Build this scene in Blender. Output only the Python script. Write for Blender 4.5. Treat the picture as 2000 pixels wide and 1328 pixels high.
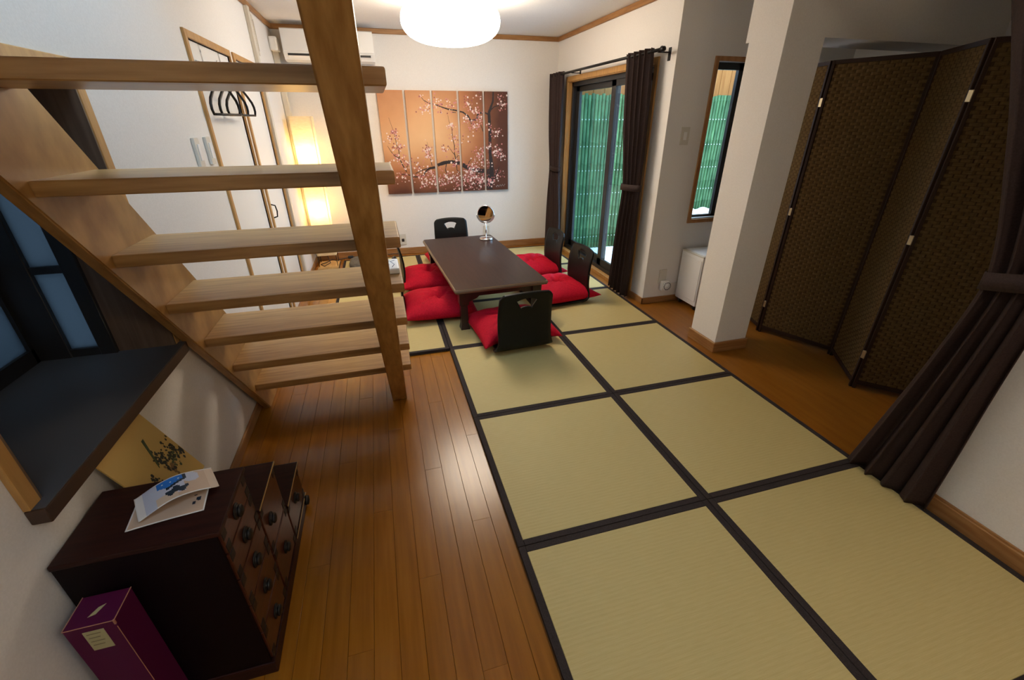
import bpy, bmesh, math, random
from mathutils import Vector, Matrix
random.seed(7)
for o in list(bpy.data.objects): bpy.data.objects.remove(o)
scn = bpy.context.scene
COL = scn.collection
T = 0.02                      # tatami thickness
# ------------------------------------------------------------------ camera
cam_d = bpy.data.cameras.new('camera'); cam = bpy.data.objects.new('camera', cam_d); COL.objects.link(cam)
cam_d.sensor_width = 36; cam_d.lens = 850.597 / 2000 * 36; cam_d.clip_start = 0.02
Rm = [[0.96093598, -0.27676174, -0.00223343], [-0.12627155, -0.43121423, -0.8933699], [0.24628752, 0.8587533, -0.4493164]]
m = Matrix.Identity(4)
for i in range(3):
    m[i][0] = Rm[0][i]; m[i][1] = -Rm[1][i]; m[i][2] = -Rm[2][i]
m[0][3], m[1][3], m[2][3] = -0.320374, -2.683368, 1.425726
cam.matrix_world = m
scn.camera = cam
# ------------------------------------------------------------------ light and exposure
w = bpy.data.worlds.new('sky'); scn.world = w; w.use_nodes = True
bg = w.node_tree.nodes['Background']; bg.inputs[0].default_value = (0.52, 0.73, 1.0, 1); bg.inputs[1].default_value = 5.0
LAMP_STRENGTH = 10.5; LAMP_COL = (1.0, 0.86, 0.69)
FLOOR_LAMP_STRENGTH = 5.0
vs = scn.view_settings
vs.view_transform = 'Standard'; vs.look = 'None'; vs.exposure = 0.8; vs.gamma = 1; vs.use_curve_mapping = False

# ------------------------------------------------------------------ materials
MATS = {}
def nmat(name, col, rough=0.5, metal=0.0, spec=0.5, coat=0.0, emit=None, es=0.0):
    m = bpy.data.materials.new(name); m.use_nodes = True
    b = m.node_tree.nodes['Principled BSDF']
    b.inputs['Base Color'].default_value = (*col, 1); b.inputs['Roughness'].default_value = rough
    b.inputs['Metallic'].default_value = metal; b.inputs['Specular IOR Level'].default_value = spec
    b.inputs['Coat Weight'].default_value = coat; b.inputs['Coat Roughness'].default_value = 0.15
    if emit:
        b.inputs['Emission Color'].default_value = (*emit, 1); b.inputs['Emission Strength'].default_value = es
    MATS[name] = m
    return m
def nodes(m): return m.node_tree.nodes, m.node_tree.links, m.node_tree.nodes['Principled BSDF']
def noise_col(m, c1, c2, scale=(1, 1, 1), nscale=5.0, detail=4, lo=0.35, hi=0.65, bump=0.0, dist=0.002, rnd=0.0):
    N, L, b = nodes(m)
    tc = N.new('ShaderNodeTexCoord'); mp = N.new('ShaderNodeMapping'); mp.inputs['Scale'].default_value = scale
    L.new(tc.outputs['Object'], mp.inputs['Vector'])
    vec = mp.outputs['Vector']
    if rnd:
        oi = N.new('ShaderNodeObjectInfo'); ad = N.new('ShaderNodeVectorMath'); ad.operation = 'ADD'
        mul = N.new('ShaderNodeMath'); mul.operation = 'MULTIPLY'; mul.inputs[1].default_value = 37.0
        L.new(oi.outputs['Random'], mul.inputs[0]); L.new(vec, ad.inputs[0]); L.new(mul.outputs[0], ad.inputs[1]); vec = ad.outputs[0]
    n = N.new('ShaderNodeTexNoise'); n.inputs['Scale'].default_value = nscale; n.inputs['Detail'].default_value = detail
    L.new(vec, n.inputs['Vector'])
    r = N.new('ShaderNodeValToRGB'); r.color_ramp.elements[0].position = lo; r.color_ramp.elements[1].position = hi
    r.color_ramp.elements[0].color = (*c1, 1); r.color_ramp.elements[1].color = (*c2, 1)
    L.new(n.outputs['Fac'], r.inputs['Fac'])
    out = r.outputs['Color']
    if rnd:
        hs = N.new('ShaderNodeHueSaturation')
        mr = N.new('ShaderNodeMapRange'); mr.inputs[3].default_value = 1 - rnd; mr.inputs[4].default_value = 1 + rnd
        L.new(oi.outputs['Random'], mr.inputs[0]); L.new(mr.outputs[0], hs.inputs['Value']); L.new(out, hs.inputs['Color']); out = hs.outputs['Color']
    L.new(out, b.inputs['Base Color'])
    if bump:
        bp = N.new('ShaderNodeBump'); bp.inputs['Strength'].default_value = bump; bp.inputs['Distance'].default_value = dist
        L.new(n.outputs['Fac'], bp.inputs['Height']); L.new(bp.outputs['Normal'], b.inputs['Normal'])
    return m
# wallpaper: fine woven relief
m = nmat('wallpaper', (0.77, 0.735, 0.69), 0.85, spec=0.2)
noise_col(m, (0.75, 0.715, 0.67), (0.79, 0.755, 0.71), (1, 1, 1), 180, 2, bump=0.25, dist=0.001)
m = nmat('ceiling_paper', (0.79, 0.76, 0.72), 0.9, spec=0.1)
noise_col(m, (0.77, 0.74, 0.70), (0.81, 0.78, 0.74), (1, 1, 1), 120, 2, bump=0.2, dist=0.001)
m = nmat('floor_wood', (0.22, 0.10, 0.03), 0.23, spec=0.52)
noise_col(m, (0.24, 0.082, 0.006), (0.31, 0.118, 0.011), (22, 1.3, 22), 2.2, 6, 0.3, 0.7, bump=0.05, dist=0.0005, rnd=0.06)
m = nmat('floor_base', (0.16, 0.065, 0.016), 0.38, spec=0.45)
noise_col(m, (0.23, 0.080, 0.007), (0.28, 0.106, 0.011), (14, 1.5, 14), 2.0, 5)
def tatami_mat():
    m = nmat('tatami', (0.40, 0.33, 0.19), 0.55, spec=0.35)
    N, L, b = nodes(m)
    tc = N.new('ShaderNodeTexCoord')
    wv = N.new('ShaderNodeTexWave'); wv.wave_type = 'BANDS'; wv.bands_direction = 'Y'; wv.inputs['Scale'].default_value = 21.0
    wv.inputs['Distortion'].default_value = 0.35; wv.inputs['Detail'].default_value = 1; wv.inputs['Detail Scale'].default_value = 3
    L.new(tc.outputs['Object'], wv.inputs['Vector'])
    mp = N.new('ShaderNodeMapping'); mp.inputs['Scale'].default_value = (6, 160, 1); L.new(tc.outputs['Object'], mp.inputs['Vector'])
    n = N.new('ShaderNodeTexNoise'); n.inputs['Scale'].default_value = 3; n.inputs['Detail'].default_value = 5; L.new(mp.outputs[0], n.inputs['Vector'])
    ad = N.new('ShaderNodeMath'); ad.operation = 'MULTIPLY_ADD'; ad.inputs[1].default_value = 0.14
    L.new(wv.outputs['Fac'], ad.inputs[0]); L.new(n.outputs['Fac'], ad.inputs[2])
    r = N.new('ShaderNodeValToRGB'); r.color_ramp.elements[0].position = 0.25; r.color_ramp.elements[1].position = 0.85
    r.color_ramp.elements[0].color = (0.455, 0.355, 0.135, 1); r.color_ramp.elements[1].color = (0.54, 0.435, 0.195, 1)
    L.new(ad.outputs[0], r.inputs['Fac']); L.new(r.outputs['Color'], b.inputs['Base Color'])
    bp = N.new('ShaderNodeBump'); bp.inputs['Strength'].default_value = 0.22; bp.inputs['Distance'].default_value = 0.0012
    L.new(wv.outputs['Fac'], bp.inputs['Height']); L.new(bp.outputs['Normal'], b.inputs['Normal'])
tatami_mat()
noise_col(nmat('tatami_border', (0.03, 0.022, 0.02), 0.8, spec=0.2), (0.024, 0.017, 0.016), (0.04, 0.03, 0.028), nscale=260, bump=0.2, dist=0.0008)
noise_col(nmat('stair_wood', (0.42, 0.24, 0.10), 0.38, coat=0.1), (0.27, 0.13, 0.034), (0.43, 0.235, 0.075), (1.6, 22, 22), 2.4, 7, 0.34, 0.66, bump=0.05, dist=0.0006)
noise_col(nmat('stringer_wood', (0.40, 0.23, 0.09), 0.4, coat=0.1), (0.27, 0.125, 0.027), (0.43, 0.23, 0.067), (26, 6, 3.6), 2.0, 7, 0.34, 0.66)
noise_col(nmat('trim_wood', (0.36, 0.17, 0.055), 0.45), (0.31, 0.135, 0.04), (0.42, 0.21, 0.075), (20, 20, 2.5), 2.0, 4)
noise_col(nmat('trim_wood_h', (0.33, 0.15, 0.05), 0.45), (0.27, 0.115, 0.032), (0.37, 0.18, 0.06), (3, 3, 30), 2.0, 4)
noise_col(nmat('jamb_wood', (0.42, 0.27, 0.11), 0.5), (0.40, 0.20, 0.055), (0.50, 0.27, 0.08), (20, 20, 2.5), 2.0, 4)
noise_col(nmat('dark_veneer', (0.06, 0.035, 0.022), 0.45), (0.105, 0.060, 0.036), (0.15, 0.092, 0.058), (40, 40, 2), 2.0, 4)
nmat('sill_dark', (0.075, 0.07, 0.07), 0.5, spec=0.4)
nmat('sill_edge', (0.05, 0.022, 0.01), 0.5)
nmat('black_metal', (0.018, 0.017, 0.017), 0.4, spec=0.5)
nmat('white_paint', (0.76, 0.74, 0.70), 0.5)
nmat('white_plastic', (0.78, 0.77, 0.75), 0.4)
nmat('cream_plastic', (0.62, 0.58, 0.50), 0.45)
nmat('grey_plastic', (0.33, 0.33, 0.36), 0.5)
nmat('dark_plastic', (0.02, 0.02, 0.022), 0.5)
nmat('duct', (0.62, 0.56, 0.46), 0.5)
nmat('chrome', (0.75, 0.75, 0.76), 0.08, metal=1.0)
nmat('mirror_glass', (0.9, 0.9, 0.9), 0.01, metal=1.0)
noise_col(nmat('table_wood', (0.045, 0.022, 0.016), 0.36, spec=0.28), (0.022, 0.010, 0.007), (0.036, 0.017, 0.012), (30, 2, 30), 2, 5)
nmat('table_edge', (0.16, 0.10, 0.055), 0.4)
nmat('table_dark', (0.022, 0.008, 0.006), 0.35, coat=0.2)
nmat('lacquer_black', (0.007, 0.007, 0.006), 0.42, spec=0.22)
noise_col(nmat('red_fabric', (0.62, 0.004, 0.018), 0.8, spec=0.15), (0.38, 0.003, 0.016), (0.50, 0.005, 0.024), nscale=90, bump=0.15, dist=0.001)
noise_col(nmat('curtain_brown', (0.03, 0.016, 0.013), 0.75, spec=0.25), (0.026, 0.014, 0.012), (0.040, 0.022, 0.019), nscale=160, bump=0.2, dist=0.0006)
noise_col(nmat('screen_weave', (0.11, 0.07, 0.035), 1.0, spec=0.0), (0.095, 0.058, 0.024), (0.13, 0.080, 0.034), (30, 30, 200), 1.0, 4, bump=0.3, dist=0.001)
noise_col(nmat('screen_under', (0.05, 0.028, 0.014), 1.0, spec=0.0), (0.050, 0.030, 0.014), (0.075, 0.046, 0.022), (200, 200, 20), 1.0, 3)
nmat('screen_frame', (0.03, 0.014, 0.008), 0.6, spec=0.2)
nmat('brass', (0.42, 0.36, 0.24), 0.4, metal=1.0)
noise_col(nmat('tansu_lacquer', (0.05, 0.012, 0.008), 0.42, spec=0.2), (0.018, 0.005, 0.004), (0.034, 0.009, 0.006), (3, 40, 40), 2, 5)
noise_col(nmat('tansu_drawer', (0.085, 0.020, 0.009), 0.3, spec=0.45, coat=0.15), (0.045, 0.010, 0.005), (0.075, 0.019, 0.008), (40, 3, 40), 2, 5)
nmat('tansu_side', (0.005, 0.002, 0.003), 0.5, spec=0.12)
nmat('iron', (0.018, 0.016, 0.015), 0.45, metal=0.6)
nmat('gold_line', (0.40, 0.24, 0.08), 0.35)
nmat('purple_card', (0.08, 0.0035, 0.036), 0.6, spec=0.2)
nmat('worn_edge', (0.42, 0.20, 0.12), 0.8)
nmat('label_paper', (0.40, 0.36, 0.18), 0.8)
nmat('label_ink', (0.20, 0.17, 0.08), 0.8)
nmat('gold_paper', (0.47, 0.29, 0.075), 0.5)
nmat('ink', (0.03, 0.026, 0.016), 0.8); nmat('ink_green', (0.07, 0.085, 0.03), 0.8); nmat('ink_brown', (0.19, 0.105, 0.035), 0.8)
nmat('card_white', (0.72, 0.70, 0.68), 0.5); nmat('card_tan', (0.55, 0.40, 0.29), 0.5); nmat('card_blue', (0.02, 0.16, 0.55), 0.5)
nmat('card_navy', (0.012, 0.025, 0.045), 0.5); nmat('card_pale', (0.50, 0.52, 0.62), 0.5); nmat('card_sand', (0.62, 0.48, 0.36), 0.5)
nmat('white_stone', (0.85, 0.86, 0.88), 0.8)
noise_col(nmat('gravel', (0.72, 0.73, 0.75), 0.9), (0.55, 0.56, 0.58), (0.82, 0.83, 0.85), nscale=60, bump=0.6, dist=0.01)
noise_col(nmat('bamboo', (0.10, 0.28, 0.16), 0.55, spec=0.2), (0.026, 0.070, 0.022), (0.062, 0.130, 0.048), (1, 1, 2), 2.0, 3, rnd=0.28)
nmat('wire', (0.45, 0.46, 0.42), 0.5)
noise_col(nmat('pine_board', (0.30, 0.14, 0.05), 0.7, spec=0.15), (0.21, 0.072, 0.013), (0.27, 0.105, 0.024), (14, 14, 1.2), 2, 4, rnd=0.08)
noise_col(nmat('exterior', (0.42, 0.44, 0.46), 0.9), (0.38, 0.40, 0.42), (0.46, 0.48, 0.50), nscale=20)
noise_col(nmat('knit', (0.11, 0.095, 0.075), 0.95), (0.07, 0.06, 0.048), (0.15, 0.13, 0.105), nscale=120, bump=0.5, dist=0.003)
noise_col(nmat('board_wood', (0.44, 0.27, 0.10), 0.5), (0.40, 0.24, 0.085), (0.48, 0.30, 0.12), (20, 2, 20), 2, 4)
nmat('lamp_glow', (0.9, 0.9, 0.88), 0.5, emit=LAMP_COL, es=LAMP_STRENGTH)
nmat('bulb_glow', (0.9, 0.85, 0.7), 0.5, emit=(1.0, 0.66, 0.30), es=60.0)
def glass_mat(name, tint, refl=0.12, frost=0.0):
    m = bpy.data.materials.new(name); m.use_nodes = True; N = m.node_tree.nodes; L = m.node_tree.links
    N.remove(N['Principled BSDF']); out = N['Material Output']
    tr = N.new('ShaderNodeBsdfTransparent'); tr.inputs[0].default_value = (*tint, 1)
    gl = N.new('ShaderNodeBsdfGlossy'); gl.inputs['Roughness'].default_value = 0.03
    lw = N.new('ShaderNodeLayerWeight'); lw.inputs[0].default_value = 0.5
    pw_ = N.new('ShaderNodeMath'); pw_.operation = 'POWER'; pw_.inputs[1].default_value = 5.0; L.new(lw.outputs['Facing'], pw_.inputs[0])
    fr = N.new('ShaderNodeMath'); fr.operation = 'MULTIPLY_ADD'; fr.inputs[1].default_value = 0.7; fr.inputs[2].default_value = 0.03; L.new(pw_.outputs[0], fr.inputs[0])
    mx = N.new('ShaderNodeMixShader'); L.new(fr.outputs[0], mx.inputs[0])
    src = tr.outputs[0]
    if frost:
        tl = N.new('ShaderNodeBsdfTranslucent'); tl.inputs[0].default_value = (*tint, 1)
        m2 = N.new('ShaderNodeMixShader'); m2.inputs[0].default_value = frost
        L.new(tr.outputs[0], m2.inputs[1]); L.new(tl.outputs[0], m2.inputs[2]); src = m2.outputs[0]
    L.new(src, mx.inputs[1]); L.new(gl.outputs[0], mx.inputs[2]); L.new(mx.outputs[0], out.inputs[0])
    MATS[name] = m
glass_mat('glass', (0.93, 0.97, 0.97))
glass_mat('glass_tinted', (0.70, 0.82, 0.86))
glass_mat('glass_frosted', (0.12, 0.135, 0.145), frost=0.9)
# paper of the floor lamp: glows because bulbs stand inside it
m = bpy.data.materials.new('washi'); m.use_nodes = True; N = m.node_tree.nodes; L = m.node_tree.links
N.remove(N['Principled BSDF']); tl = N.new('ShaderNodeBsdfTranslucent'); df = N.new('ShaderNodeBsdfDiffuse'); mx = N.new('ShaderNodeMixShader')
tc = N.new('ShaderNodeTexCoord'); nz = N.new('ShaderNodeTexNoise'); nz.inputs['Scale'].default_value = 22; nz.inputs['Detail'].default_value = 6
mp = N.new('ShaderNodeMapping'); mp.inputs['Scale'].default_value = (1, 1, 3); L.new(tc.outputs['Object'], mp.inputs[0]); L.new(mp.outputs[0], nz.inputs['Vector'])
rp = N.new('ShaderNodeValToRGB'); rp.color_ramp.elements[0].color = (0.72, 0.62, 0.42, 1); rp.color_ramp.elements[1].color = (0.9, 0.84, 0.68, 1)
L.new(nz.outputs['Fac'], rp.inputs[0]); L.new(rp.outputs[0], tl.inputs[0]); L.new(rp.outputs[0], df.inputs[0])
bp = N.new('ShaderNodeBump'); bp.inputs['Strength'].default_value = 0.6; bp.inputs['Distance'].default_value = 0.004; L.new(nz.outputs['Fac'], bp.inputs['Height'])
L.new(bp.outputs[0], tl.inputs['Normal']); L.new(bp.outputs[0], df.inputs['Normal'])
mx.inputs[0].default_value = 0.4; L.new(tl.outputs[0], mx.inputs[1]); L.new(df.outputs[0], mx.inputs[2]); L.new(mx.outputs[0], N['Material Output'].inputs[0])
MATS['washi'] = m

# ------------------------------------------------------------------ mesh helpers
class MB:
    def __init__(s): s.bm = bmesh.new(); s.mats = []
    def mi(s, mat):
        if mat not in s.mats: s.mats.append(mat)
        return s.mats.index(mat)
    def box(s, x0, x1, y0, y1, z0, z1, bev=0.0, seg=2, mat=None, M=None):
        r = bmesh.ops.create_cube(s.bm, size=1)
        vs_ = r['verts']
        for v in vs_:
            v.co = Vector(((x0 + x1) / 2 + v.co.x * (x1 - x0), (y0 + y1) / 2 + v.co.y * (y1 - y0), (z0 + z1) / 2 + v.co.z * (z1 - z0)))
        geo = set(vs_)
        if bev:
            es = list({e for v in vs_ for e in v.link_edges})
            rr = bmesh.ops.bevel(s.bm, geom=es, offset=bev, segments=seg, affect='EDGES', profile=0.6)
            geo = {v for f in rr['faces'] for v in f.verts} | {v for v in vs_ if v.is_valid}
        if M is not None:
            for v in geo: v.co = M @ v.co
        if mat:
            k = s.mi(mat)
            for f in {f for v in geo for f in v.link_faces}: f.material_index = k
        return s
    def prism(s, pts, axis, a, b, mat=None, smooth=False):
        # polygon pts in the plane perpendicular to axis, extruded from a to b
        def co(p, t):
            if axis == 'X': return (t, p[0], p[1])
            if axis == 'Y': return (p[0], t, p[1])
            return (p[0], p[1], t)
        va = [s.bm.verts.new(co(p, a)) for p in pts]; vb = [s.bm.verts.new(co(p, b)) for p in pts]
        fs = [s.bm.faces.new(va), s.bm.faces.new(vb[::-1])]
        n = len(pts)
        for i in range(n): fs.append(s.bm.faces.new((va[i], vb[i], vb[(i + 1) % n], va[(i + 1) % n])))
        if mat:
            for f in fs: f.material_index = s.mi(mat)
        bmesh.ops.recalc_face_normals(s.bm, faces=fs)
        return s
    def tube(s, pts, r, n=8, closed=False):
        pts = [Vector(p) for p in pts]; rings = []
        rs = r if isinstance(r, (list, tuple)) else [r] * len(pts)
        prev = None
        for i, p in enumerate(pts):
            a = pts[i - 1] if (i or closed) else p; c = pts[(i + 1) % len(pts)] if (i < len(pts) - 1 or closed) else p
            t = (c - a).normalized()
            ref = prev if prev else (Vector((0, 0, 1)) if abs(t.z) < 0.9 else Vector((1, 0, 0)))
            u = t.cross(ref)
            if u.length < 1e-6: u = t.cross(Vector((0, 1, 0)))
            u.normalize(); v = u.cross(t).normalized(); prev = v
            rings.append([s.bm.verts.new(p + u * math.cos(2 * math.pi * k / n) * rs[i] + v * math.sin(2 * math.pi * k / n) * rs[i]) for k in range(n)])
        m_ = len(rings)
        for i in range(m_ if closed else m_ - 1):
            A = rings[i]; B = rings[(i + 1) % m_]
            for k in range(n):
                f = s.bm.faces.new((A[k], A[(k + 1) % n], B[(k + 1) % n], B[k])); f.smooth = True
        if not closed:
            s.bm.faces.new(rings[0][::-1]); s.bm.faces.new(rings[-1])
        return s
    def lathe(s, prof, n=32, M=None, smooth=True):
        rings = []
        for (r, z) in prof:
            if r < 1e-6: rings.append([s.bm.verts.new((0, 0, z))])
            else: rings.append([s.bm.verts.new((r * math.cos(2 * math.pi * k / n), r * math.sin(2 * math.pi * k / n), z)) for k in range(n)])
        for A, B in zip(rings, rings[1:]):
            for k in range(n):
                k2 = (k + 1) % n
                if len(A) == 1 and len(B) == 1: continue
                if len(A) == 1: f = s.bm.faces.new((A[0], B[k2], B[k]))
                elif len(B) == 1: f = s.bm.faces.new((A[k], A[k2], B[0]))
                else: f = s.bm.faces.new((A[k], A[k2], B[k2], B[k]))
                f.smooth = smooth
        if M is not None:
            for R in rings:
                for v in R: v.co = M @ v.co
        return s
    def grid(s, P, mat=None, smooth=True, wrap=False):
        V = [[s.bm.verts.new(p) for p in row] for row in P]
        for i in range(len(V) - 1):
            n = len(V[i])
            for j in range(n if wrap else n - 1):
                f = s.bm.faces.new((V[i][j], V[i][(j + 1) % n], V[i + 1][(j + 1) % n], V[i + 1][j])); f.smooth = smooth
        return V
    def mesh(s, name, mat=None):
        me = bpy.data.meshes.new(name); s.bm.normal_update(); s.bm.to_mesh(me); s.bm.free()
        if s.mats:
            for k in s.mats: me.materials.append(MATS[k])
        elif mat: me.materials.append(MATS[mat])
        return me
    def build(s, name, mat=None, parent=None):
        o = bpy.data.objects.new(name, s.mesh(name, mat)); COL.objects.link(o)
        if parent: o.parent = parent
        return o
def tag(o, label=None, cat=None, group=None, kind=None):
    if label: o['label'] = label
    if cat: o['category'] = cat
    if group: o['group'] = group
    if kind: o['kind'] = kind
    return o
def empty(name, loc=(0, 0, 0), rz=0.0):
    o = bpy.data.objects.new(name, None); COL.objects.link(o); o.location = loc; o.rotation_euler = (0, 0, rz); o.empty_display_size = 0.05
    return o
def copy_tree(o, parent=None):
    c = o.copy(); COL.objects.link(c); c.parent = parent
    for ch in list(o.children): copy_tree(ch, c)
    return c
def obj(name, me, parent=None, loc=None):
    o = bpy.data.objects.new(name, me); COL.objects.link(o)
    if parent: o.parent = parent
    if loc: o.location = loc
    return o
def struct(o, label, cat): return tag(o, label, cat, None, 'structure')
def slab(axis, a, b, u0, u1, v0, v1, holes, mb=None):
    """wall between a..b on axis, spanning u (the other horizontal axis) and z, with rectangular holes"""
    mb = mb or MB()
    us = sorted({u0, u1, *[h[0] for h in holes], *[h[1] for h in holes]}); zs = sorted({v0, v1, *[h[2] for h in holes], *[h[3] for h in holes]})
    us = [u for u in us if u0 <= u <= u1]; zs = [z for z in zs if v0 <= z <= v1]
    for i in range(len(us) - 1):
        run = None
        for j in range(len(zs) - 1):
            cu = (us[i] + us[i + 1]) / 2; cz = (zs[j] + zs[j + 1]) / 2
            if any(h[0] < cu < h[1] and h[2] < cz < h[3] for h in holes):
                if run: _sb(mb, axis, a, b, us[i], us[i + 1], *run); run = None
            else: run = (run[0], zs[j + 1]) if run else (zs[j], zs[j + 1])
        if run: _sb(mb, axis, a, b, us[i], us[i + 1], *run)
    return mb
def _sb(mb, axis, a, b, u0, u1, z0, z1):
    if axis == 'X': mb.box(a, b, u0, u1, z0, z1)
    elif axis == 'Y': mb.box(u0, u1, a, b, z0, z1)
    else: mb.box(u0, u1, z0, z1, a, b)

# ------------------------------------------------------------------ the room
XL, XR, YB, ZC = -1.12, 1.74, 2.62, 2.23
YN = -4.0                      # wall behind the camera
XE = 3.30                      # far wall of the entry behind the folding screen
WIN = (-1.745, -0.985, 0.70, 1.552)      # bay window in the left wall (y0 y1 z0 z1)
D1 = (0.135, 0.865, 0.0, 1.785); D2 = (0.985, 1.60, 0.0, 1.785)
SL = (0.64, 2.30, 0.03, 1.80)            # sliding glass door
RW = (2.085, 2.37, 0.705, 1.80)          # slim window in the recess
floor = MB().box(XL - 0.12, XR + 0.12, YN - 0.1, YB + 0.1, -0.12, -0.006).box(XR + 0.12, XE + 0.1, YN - 0.1, 0.52, -0.12, -0.006).box(0.0, XR + 0.06, YN, YB, -0.01, 0.0).box(XR + 0.06, XE, YN, 0.42, -0.01, 0.0).box(-0.82, 0.0, 0.0, YB, -0.01, 0.0).build('floor', 'floor_base')
struct(floor, 'brown wooden floor of the whole room, partly under tatami mats', 'floor')
# planks, each its own piece, laid along the depth of the room
PW = 0.0757
pm = {}
def plank_mesh(w_, l_):
    k = (round(w_, 4), round(l_, 4))
    if k not in pm: pm[k] = MB().box(-w_ / 2 + 0.0005, w_ / 2 - 0.0005, -l_ / 2 + 0.0001, l_ / 2 - 0.0001, -0.006, 0.0, bev=0.0007, seg=1).mesh('plank', 'floor_wood')
    return pm[k]
x = XL; i = 0
while x < -0.005:
    xe = min(x + PW, 0.0)
    top = YB if x < -0.83 else -0.005
    if x < -0.83 and xe > -0.82: xe = min(xe, x + PW)
    y = -2.75 + (i * 0.53) % 1.4 - 1.4
    while y < top:
        y0 = max(y, -2.75); y1 = min(y + 1.4, top)
        if y1 - y0 > 0.02: obj('plank', plank_mesh(xe - x, y1 - y0), floor, ((x + xe) / 2, (y0 + y1) / 2, 0.0))
        y += 1.4
    x = xe; i += 1
ce = MB()
ce.box(-0.2, XR + 0.12, YN, YB + 0.12, ZC, ZC + 0.1).box(XR + 0.12, XE + 0.1, YN, 0.52, ZC, ZC + 0.1).box(XL, -0.2, -0.3, YB + 0.12, ZC, ZC + 0.1).box(XL, -0.2, YN, -3.4, ZC, ZC + 0.1)
struct(ce.build('ceiling', 'ceiling_paper'), 'off-white papered ceiling with stairwell opening', 'ceiling')
wl = slab('X', XL - 0.12, XL, YN, YB + 0.1, 0, 2.95, [WIN, D1, D2])
struct(wl.build('wall_left', 'wallpaper'), 'off-white papered wall beside the stairs, with window and doors', 'wall')
struct(slab('Y', YB, YB + 0.12, XL, XR + 0.12, 0, ZC, []).build('wall_back', 'wallpaper'), 'off-white papered back wall behind the painting', 'wall')
struct(slab('X', XR, XR + 0.12, 0.40, YB, 0, ZC, [SL]).build('wall_right', 'wallpaper'), 'off-white papered wall holding the sliding glass door', 'wall')
struct(slab('Y', 0.40, 0.52, XR + 0.12, XE, 0, ZC, [RW]).build('wall_recess', 'wallpaper'), 'shaded papered wall of the recess with the slim window', 'wall')
struct(slab('X', 1.67, 1.79, YN, -1.90, 0, ZC, []).build('wall_near', 'wallpaper'), 'plain papered wall beside the tied-back curtain at right', 'wall')
RWIN = (0.9, 1.55, 1.0, 2.0)
struct(slab('Y', YN - 0.12, YN, XL, 1.79, 0, ZC, []).build('wall_behind', 'wallpaper'), 'plain papered wall behind the photographer', 'wall')
struct(slab('X', XE, XE + 0.1, YN, 0.52, 0, ZC, []).build('wall_entry', 'wallpaper'), 'papered wall at the far side of the entry behind the screen', 'wall')
struct(slab('Y', -2.0, -1.90, 1.79, XE, 0, ZC, []).build('wall_entry_near', 'wallpaper'), 'papered entry wall hidden behind the curtain', 'wall')
# stairwell upstairs: walls, roof and an assumed roof window, added for cool daylight
ZS = 2.95
uw = slab('X', -0.2, -0.1, -3.5, -0.2, ZC + 0.1, ZS, [])
slab('Y', -0.3, -0.2, XL, -0.2, ZC + 0.1, ZS, [], uw)
slab('Y', -3.5, -3.4, XL, -0.2, ZC + 0.1, ZS, [], uw)
uw.box(XL - 0.12, -0.1, -3.5, -3.0, ZS, ZS + 0.1).box(XL - 0.12, -0.1, -0.5, -0.2, ZS, ZS + 0.1).box(XL - 0.12, -1.05, -3.0, -0.5, ZS, ZS + 0.1).box(-0.27, -0.1, -3.0, -0.5, ZS, ZS + 0.1)
struct(uw.build('wall_stairwell', 'wallpaper'), 'papered walls around the stairwell above the stairs', 'wall')
w4 = empty('added_roof_window', (-0.66, -1.75, ZS)); struct(w4, 'assumed roof window added above the stairwell for cool daylight, out of view', 'window')
for xa, xb, ya, yb in ((-1.05, -1.01, -3.0, -0.5), (-0.31, -0.27, -3.0, -0.5), (-1.01, -0.31, -3.0, -2.96), (-1.01, -0.31, -0.54, -0.5), (-1.01, -0.31, -1.77, -1.73)):
    o_ = MB().box(xa, xb, ya, yb, ZS, ZS + 0.05).build('frame', 'white_paint'); o_.parent = w4; o_.matrix_parent_inverse = Matrix.Translation(-Vector(w4.location))
for ya, yb in ((-2.97, -1.76), (-1.74, -0.53)):
    o_ = MB().box(-1.02, -0.30, ya, yb, ZS + 0.02, ZS + 0.026).build('pane', 'glass'); o_.parent = w4; o_.matrix_parent_inverse = Matrix.Translation(-Vector(w4.location))
# pillar and the beam on it
struct(MB().box(1.735, 1.985, -0.525, -0.275, 0, 1.808).build('wall_pillar', 'wallpaper'), 'square papered pillar between tatami and folding screen', 'pillar')
struct(MB().box(1.735, XE, -0.525, -0.25, 1.808, ZC).build('wall_beam', 'wallpaper'), 'papered drop beam from the pillar above the screen', 'beam')
# baseboards
def bboard(name, label, segs, mat='trim_wood_h'):
    mb = MB()
    for (x0, x1, y0, y1, h) in segs:
        mb.box(x0, x1, y0, y1, 0.001, h, bev=0.003, seg=1)
        dx = 0.003
    struct(mb.build(name, mat), label, 'baseboard')
bboard('baseboard_left', 'brown baseboard along the left wall', [(XL, XL + 0.012, -2.7, 0.095, 0.055), (XL, XL + 0.012, 0.905, 0.945, 0.055), (XL, XL + 0.012, 1.64, YB - 0.012, 0.055)])
bboard('baseboard_back', 'brown baseboard along the back wall under the painting', [(XL, XR, YB - 0.014, YB, 0.075)])
bboard('baseboard_right', 'brown baseboard wrapping the wall corner by the sliding door', [(XR - 0.012, XR, 0.388, 0.60, 0.055), (XR - 0.012, XE, 0.388, 0.40, 0.055)])
bboard('baseboard_pillar', 'brown baseboard around the foot of the square pillar', [(1.722, 1.998, -0.538, -0.262, 0.075)])
bboard('baseboard_near', 'brown baseboard below the plain wall at right', [(1.657, 1.67, YN, -1.90, 0.075), (1.664, 1.67, YN, -1.9, 0.085)])
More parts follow.
